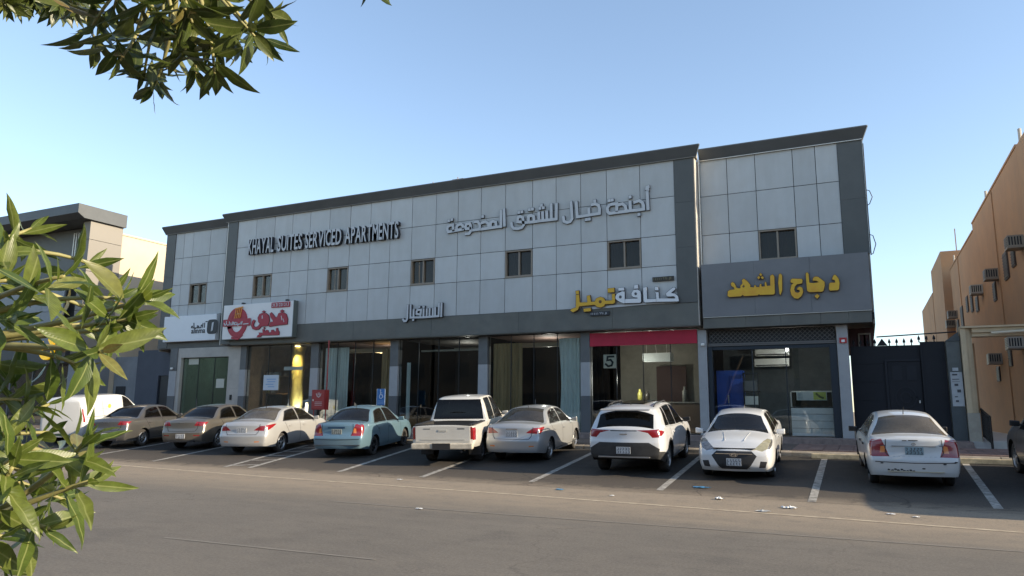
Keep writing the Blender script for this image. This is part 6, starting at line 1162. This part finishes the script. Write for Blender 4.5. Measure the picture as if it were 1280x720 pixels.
# ================================================================ TREES
def leaf_mat(nm='leaf', k=1., trl=.32):
    m = bpy.data.materials.new(nm); m.use_nodes = True; n = m.node_tree.nodes; l = m.node_tree.links; b = n['Principled BSDF']
    tc = n.new('ShaderNodeTexCoord'); sx = n.new('ShaderNodeSeparateXYZ'); l.new(tc.outputs['Object'], sx.inputs[0]); ab = n.new('ShaderNodeMath'); ab.operation = 'ABSOLUTE'; l.new(sx.outputs[0], ab.inputs[0])
    r1 = n.new('ShaderNodeMapRange'); r1.inputs[1].default_value = .004; r1.inputs[2].default_value = .014; r1.inputs[3].default_value = 1; r1.inputs[4].default_value = 0; l.new(ab.outputs[0], r1.inputs[0])
    wv = n.new('ShaderNodeTexWave'); wv.inputs['Scale'].default_value = 14; wv.inputs['Distortion'].default_value = 1.5; wv.bands_direction = 'DIAGONAL'; l.new(tc.outputs['Object'], wv.inputs[0])
    oi = n.new('ShaderNodeObjectInfo'); cr = n.new('ShaderNodeValToRGB'); l.new(oi.outputs['Random'], cr.inputs[0]); e = cr.color_ramp.elements
    q_ = lambda r, g, b: (r*k, g*k, b*k, 1); e[0].color = q_(.065, .105, .018); e[1].color = q_(.24, .26, .055); e2 = cr.color_ramp.elements.new(.55); e2.color = q_(.12, .16, .028); e3 = cr.color_ramp.elements.new(.93); e3.color = q_(.15, .18, .038); e4 = cr.color_ramp.elements.new(.975); e4.color = q_(.30, .22, .08)
    nz = n.new('ShaderNodeTexNoise'); nz.inputs['Scale'].default_value = 7; nz.inputs['Detail'].default_value = 5; l.new(tc.outputs['Object'], nz.inputs[0])
    hs = n.new('ShaderNodeHueSaturation'); mr = n.new('ShaderNodeMapRange'); mr.inputs[1].default_value = .3; mr.inputs[2].default_value = .7; mr.inputs[3].default_value = .75; mr.inputs[4].default_value = 1.2; l.new(nz.outputs[0], mr.inputs[0]); l.new(mr.outputs[0], hs.inputs['Value']); l.new(cr.outputs[0], hs.inputs['Color'])
    mx = n.new('ShaderNodeMix'); mx.data_type = 'RGBA'; l.new(r1.outputs[0], mx.inputs[0]); l.new(hs.outputs[0], mx.inputs[6]); mx.inputs[7].default_value = q_(.24, .27, .09)
    l.new(mx.outputs[2], b.inputs['Base Color']); b.inputs['Roughness'].default_value = .38; b.inputs['Specular IOR Level'].default_value = .45
    tr = n.new('ShaderNodeBsdfTranslucent'); h2 = n.new('ShaderNodeHueSaturation'); h2.inputs['Value'].default_value = 1.9; h2.inputs['Saturation'].default_value = 1.1; l.new(mx.outputs[2], h2.inputs['Color']); l.new(h2.outputs[0], tr.inputs[0])
    ms = n.new('ShaderNodeMixShader'); ms.inputs[0].default_value = trl; l.new(b.outputs[0], ms.inputs[1]); l.new(tr.outputs[0], ms.inputs[2]); l.new(ms.outputs[0], n['Material Output'].inputs[0])
    bp = n.new('ShaderNodeBump'); bp.inputs['Strength'].default_value = .08; bp.inputs['Distance'].default_value = .004; l.new(wv.outputs[1], bp.inputs['Height']); l.new(bp.outputs[0], b.inputs['Normal'])
    return m
m_leaf = leaf_mat('leaf', .78, .3); m_leaf_shaded = leaf_mat('shaded leaf', .48, .16); m_twig = mat('green twig', (.26, .24, .09), .6, var=.3, vscale=20); m_bark = mat('grey brown bark', (.13, .10, .075), .9, var=.4, vscale=15, bump=.6, bscale=30)  # second leaf copy is darker: shade on the hanging branches put into its colour
def leaf_mesh(seed):
    rr = random.Random(seed); w = rr.uniform(.118, .155); bend = rr.uniform(.02, .42)*(1 if rr.random() < .8 else -1); fold = rr.uniform(.15, .55); tw = rr.uniform(-.5, .5); sidec = rr.uniform(-.12, .12); wav = rr.uniform(0, .012)
    vs = []; fs = []; N = 8; w *= rr.choice((.8, 1, 1, 1.1)); prof = [.06, .34, .72, .96, 1., .90, .66, .34, .02]
    for i in range(N+1):
        t = i/N; hw = w*prof[i]; a = tw*t; yy = t*math.cos(bend*t); zz = -bend*t*t*.6+wav*math.sin(t*17); cx = sidec*t*t
        for sx in (-1, 0, 1):
            x = sx*hw; z = abs(sx)*hw*fold; x, z = x*math.cos(a)-z*math.sin(a), x*math.sin(a)+z*math.cos(a); vs.append((x+cx, yy, zz+z))
    for i in range(N):
        for k in (0, 1): a = i*3+k; fs.append((a, a+1, a+4, a+3))
    me = bpy.data.meshes.new('leaf'); me.from_pydata(vs, [], fs); me.materials.append(m_leaf); me.polygons.foreach_set('use_smooth', [True]*len(fs)); me.update(); return me
LEAVES = [leaf_mesh(i) for i in range(10)]; SHADED_LEAVES = [x.copy() for x in LEAVES]
for x in SHADED_LEAVES: x.materials[0] = m_leaf_shaded
def shoot(root, tip, axis, n, L0, rr, col=None):
    axis = axis.normalized(); a = axis.orthogonal().normalized(); b = axis.cross(a); off = world_off(root)
    for k in range(n):
        t = k/n; ph = k*2.399963+rr.uniform(-.25, .25); el = R(22+62*t**.8+rr.uniform(-9, 9)); d = (axis*math.cos(el)+(a*math.cos(ph)+b*math.sin(ph))*math.sin(el)).normalized()
        d = (d+Vector((0, 0, -.10*t))).normalized(); p = tip-axis*(.012+.085*t)*(L0/.15); up = (axis-d*axis.dot(d)); up = up.normalized() if up.length > 1e-3 else a; x = d.cross(up).normalized(); up = x.cross(d)
        s = L0*(.55+.5*min(1, t*2.2))*rr.uniform(.8, 1.12); Mx = Matrix((x, d, up)).transposed().to_4x4(); o = bpy.data.objects.new('leaf', rr.choice(col or LEAVES)); sc.collection.objects.link(o); o.parent = root
        o.matrix_local = Matrix.Translation(p-off) @ Mx @ Matrix.Rotation(rr.uniform(-.5, .5), 4, 'Y') @ Matrix.Scale(s, 4)
def curve_pts(a, b, sag, rr, n=8):
    m = (a+b)/2+Vector((rr.uniform(-1, 1), rr.uniform(-1, 1), rr.uniform(-.3, 1)))*sag; return [a*(1-t)**2+m*2*t*(1-t)+b*t*t for t in [i/n for i in range(n+1)]]
def make_tree(name, label, base, hubs, tips, nleaf, L0, seed, toward, trunk_r=.07, cat='tree', via=None, col=None):
    rr = random.Random(seed); root = thing(name, base, label, cat); base = Vector(base); hubs = [Vector(h) for h in hubs]; mb = MB(); top = (Vector(via) if via else sum(hubs, Vector())/len(hubs)+Vector((-.3, -.2, .1)))
    path = [base, base+(top-base)*.35+Vector((.06, -.05, .1)), base+(top-base)*.7+Vector((-.05, .03, .06)), top]; mb.tube(path, trunk_r, 10, trunk_r*.55); mb.build('trunk', m_bark, root, smooth=True)
    for h in hubs:
        st = base+(top-base)*(.98 if via else rr.uniform(.75, .98)); b_ = MB(); b_.tube(curve_pts(st, h, .08, rr), trunk_r*.45, 8, .012); b_.build('branch', m_bark, root, smooth=True)
    for i, t in enumerate(tips):
        t = Vector(t); h = min(hubs, key=lambda q: (q-t).length+rr.uniform(0, .05)); b_ = MB(); pts = curve_pts(h, t, .06, rr); b_.tube(pts, .0075, 6, .0028); b_.build('twig', m_twig, root, smooth=True)
        ax = (pts[-1]-pts[-2]).normalized()*.8+Vector(toward)*.5+Vector((rr.uniform(-1, 1), rr.uniform(-1, 1), rr.uniform(-.7, 1)))*.45; shoot(root, t, ax, nleaf, L0, rr, col)
    return root
LT = [[-1.301, 0.86, 1.82], [-1.375, 0.858, 1.751], [-1.357, 0.929, 1.65], [-1.393, 0.997, 1.922], [-1.349, 0.883, 1.903], [-1.448, 0.899, 1.599], [-1.088, 0.641, 1.68], [-1.257, 0.764, 1.563], [-1.463, 0.84, 2.094], [-1.358, 0.745, 2.032], [-1.4, 0.923, 2.032], [-1.096, 0.684, 1.945], [-1.199, 0.854, 1.941], [-1.101, 0.809, 1.894], [-1.301, 0.766, 1.945], [-1.334, 0.733, 1.963], [-1.031, 0.714, 1.829], [-1.176, 0.668, 1.879], [-1.097, 0.833, 1.932], [-1.464, 0.879, 1.78], [-1.408, 0.827, 1.758], [-1.155, 0.658, 1.71], [-1.395, 0.877, 1.699], [-1.087, 0.746, 1.703], [-1.293, 0.863, 1.638], [-1.072, 0.75, 1.637], [-1.077, 0.63, 1.663], [-1.398, 0.924, 1.569], [-1.129, 0.725, 1.565], [-1.16, 0.678, 1.558], [-1.472, 0.878, 1.443], [-1.472, 0.819, 1.825], [-1.136, 0.799, 1.878]]
TT = [[-1.802, 1.074, 2.757], [-1.598, 0.994, 2.62], [-1.661, 1.064, 2.623], [-1.425, 0.96, 2.496], [-1.735, 1.199, 2.703], [-1.621, 1.16, 2.593], [-1.726, 1.286, 2.642], [-1.662, 1.27, 2.674], [-1.373, 1.081, 2.567], [-1.399, 1.136, 2.537], [-1.289, 1.096, 2.497], [-1.325, 0.985, 2.556], [-1.248, 0.993, 2.56], [-1.324, 1.117, 2.602], [-1.415, 1.272, 2.667], [-1.142, 1.067, 2.541], [-1.388, 1.346, 2.706], [-1.226, 1.208, 2.672], [-1.234, 1.163, 2.685], [-1.492, 1.297, 2.805], [-1.397, 1.129, 2.714], [-1.419, 0.991, 2.625], [-1.532, 1.001, 2.649], [-1.631, 1.191, 2.551], [-1.246, 0.972, 2.578], [-1.234, 1.571, 2.96]]
FT = [[-4.051, 2.054, 3.895], [-4.603, 2.396, 4.227], [-4.581, 2.561, 4.322], [-3.905, 2.248, 3.959], [-4.568, 2.479, 4.296], [-4.133, 2.472, 4.117], [-4.247, 2.611, 4.253]]
LH = [[-1.527, 0.703, 2.002], [-1.439, 0.691, 1.852], [-1.432, 0.709, 1.676], [-1.323, 0.673, 1.534]]
TH = [[-1.646, 0.894, 2.904], [-1.424, 1.067, 2.865], [-1.234, 1.286, 3.04]]
make_tree('leafy_tree', 'near tree at the left with long pointed yellow green leaves in whorls on thin stems', (-2.9, 0.15, 0), LH, LT, 8, .095, 3, (.5, .25, .35), .06, via=(-2.45, .45, 1.5))
make_tree('overhanging_tree', 'tree whose dark leafy branch hangs into the top left of the sky', (-3.6, .9, 0), TH, TT, 9, .112, 8, (.25, .1, -.45), .09, via=(-2.6, 1.0, 3.6), col=SHADED_LEAVES)
# small far twigs at the very top left: a farther bough of the same kind
make_tree('far_tree', 'farther tree with tiny dark leaves at the upper left corner', (-9.5, 3.0, 0), [(-6.5, 2.9, 5.6)], FT, 26, .15, 5, (.3, 0, -.5), .12, via=(-7.2, 2.8, 5.4), col=SHADED_LEAVES)
# ================================================================ LITTER
def scrap(name, x, y, size, m, label, seed, h=.5):
    h *= .3; size *= .8
    rr = random.Random(seed); mb = MB(); n = 7; g = [[(x+(i-n/2)/n*size*rr.uniform(.7, 1.2), y+(j-n/2)/n*size*.7*rr.uniform(.7, 1.2), gz(y)+.012+rr.random()**2*size*h*(1-((i-n/2)**2+(j-n/2)**2)/(n*n*.5))) for j in range(n+1)] for i in range(n+1)]
    for i in range(n):
        for j in range(n):
            if (i in (0, n-1) and j in (0, n-1)): continue
            mb.quad(g[i][j], g[i+1][j], g[i+1][j+1], g[i][j+1])
    return tag(mb.build(name, m, smooth=True), label, 'litter', 'litter on the asphalt')
m_lw = mat('white plastic bag', (.66, .66, .64), .5); m_lb = mat('blue plastic bag', (.06, .22, .40), .45, var=.3, vscale=8); m_lg = mat('clear plastic', (.42, .42, .40), .3)
scrap('plastic_bag', -3.3, 16.15, .42, m_lb, 'flattened blue plastic bag on the asphalt in front of the white sedan facing the street', 1, .25)
scrap('plastic_bag', -6.05, 14.9, .22, m_lb, 'small light blue plastic scrap on the sandy verge behind the white crossover', 2, .4)
scrap('paper_scrap', -2.7, 14.9, .22, m_lw, 'crumpled white paper on the verge left of the middle bay line', 3, 1.)
scrap('paper_scrap', -1.38, 14.35, .32, m_lw, 'two crumpled white wrappers near the end of the middle bay line', 4, .6)
scrap('plastic_scrap', -1.75, 13.75, .30, m_lg, 'clear plastic scrap lying next to the yellowed edge line', 5, .4)
scrap('paper_scrap', .25, 14.35, .16, m_lw, 'small white scrap on the verge behind the scuffed white sedan, left one', 6, .5)
scrap('paper_scrap', .62, 14.2, .14, m_lw, 'small white scrap on the verge behind the scuffed white sedan, right one', 7, .5)
scrap('paper_scrap', -10.2, 14.95, .18, m_lw, 'white scrap beside the bay line behind the white pickup', 8, .6)
scrap('paper_scrap', -7.15, 11.1, .16, m_lw, 'pale scrap lying out on the road below the pale silver sedan', 9, .6)
scrap('paper_cup', -4.75, 14.5, .12, m_lw, 'tiny white cup on the verge between the crossover and the street facing sedan', 10, .8)
print('OBJECTS', len(sc.objects))
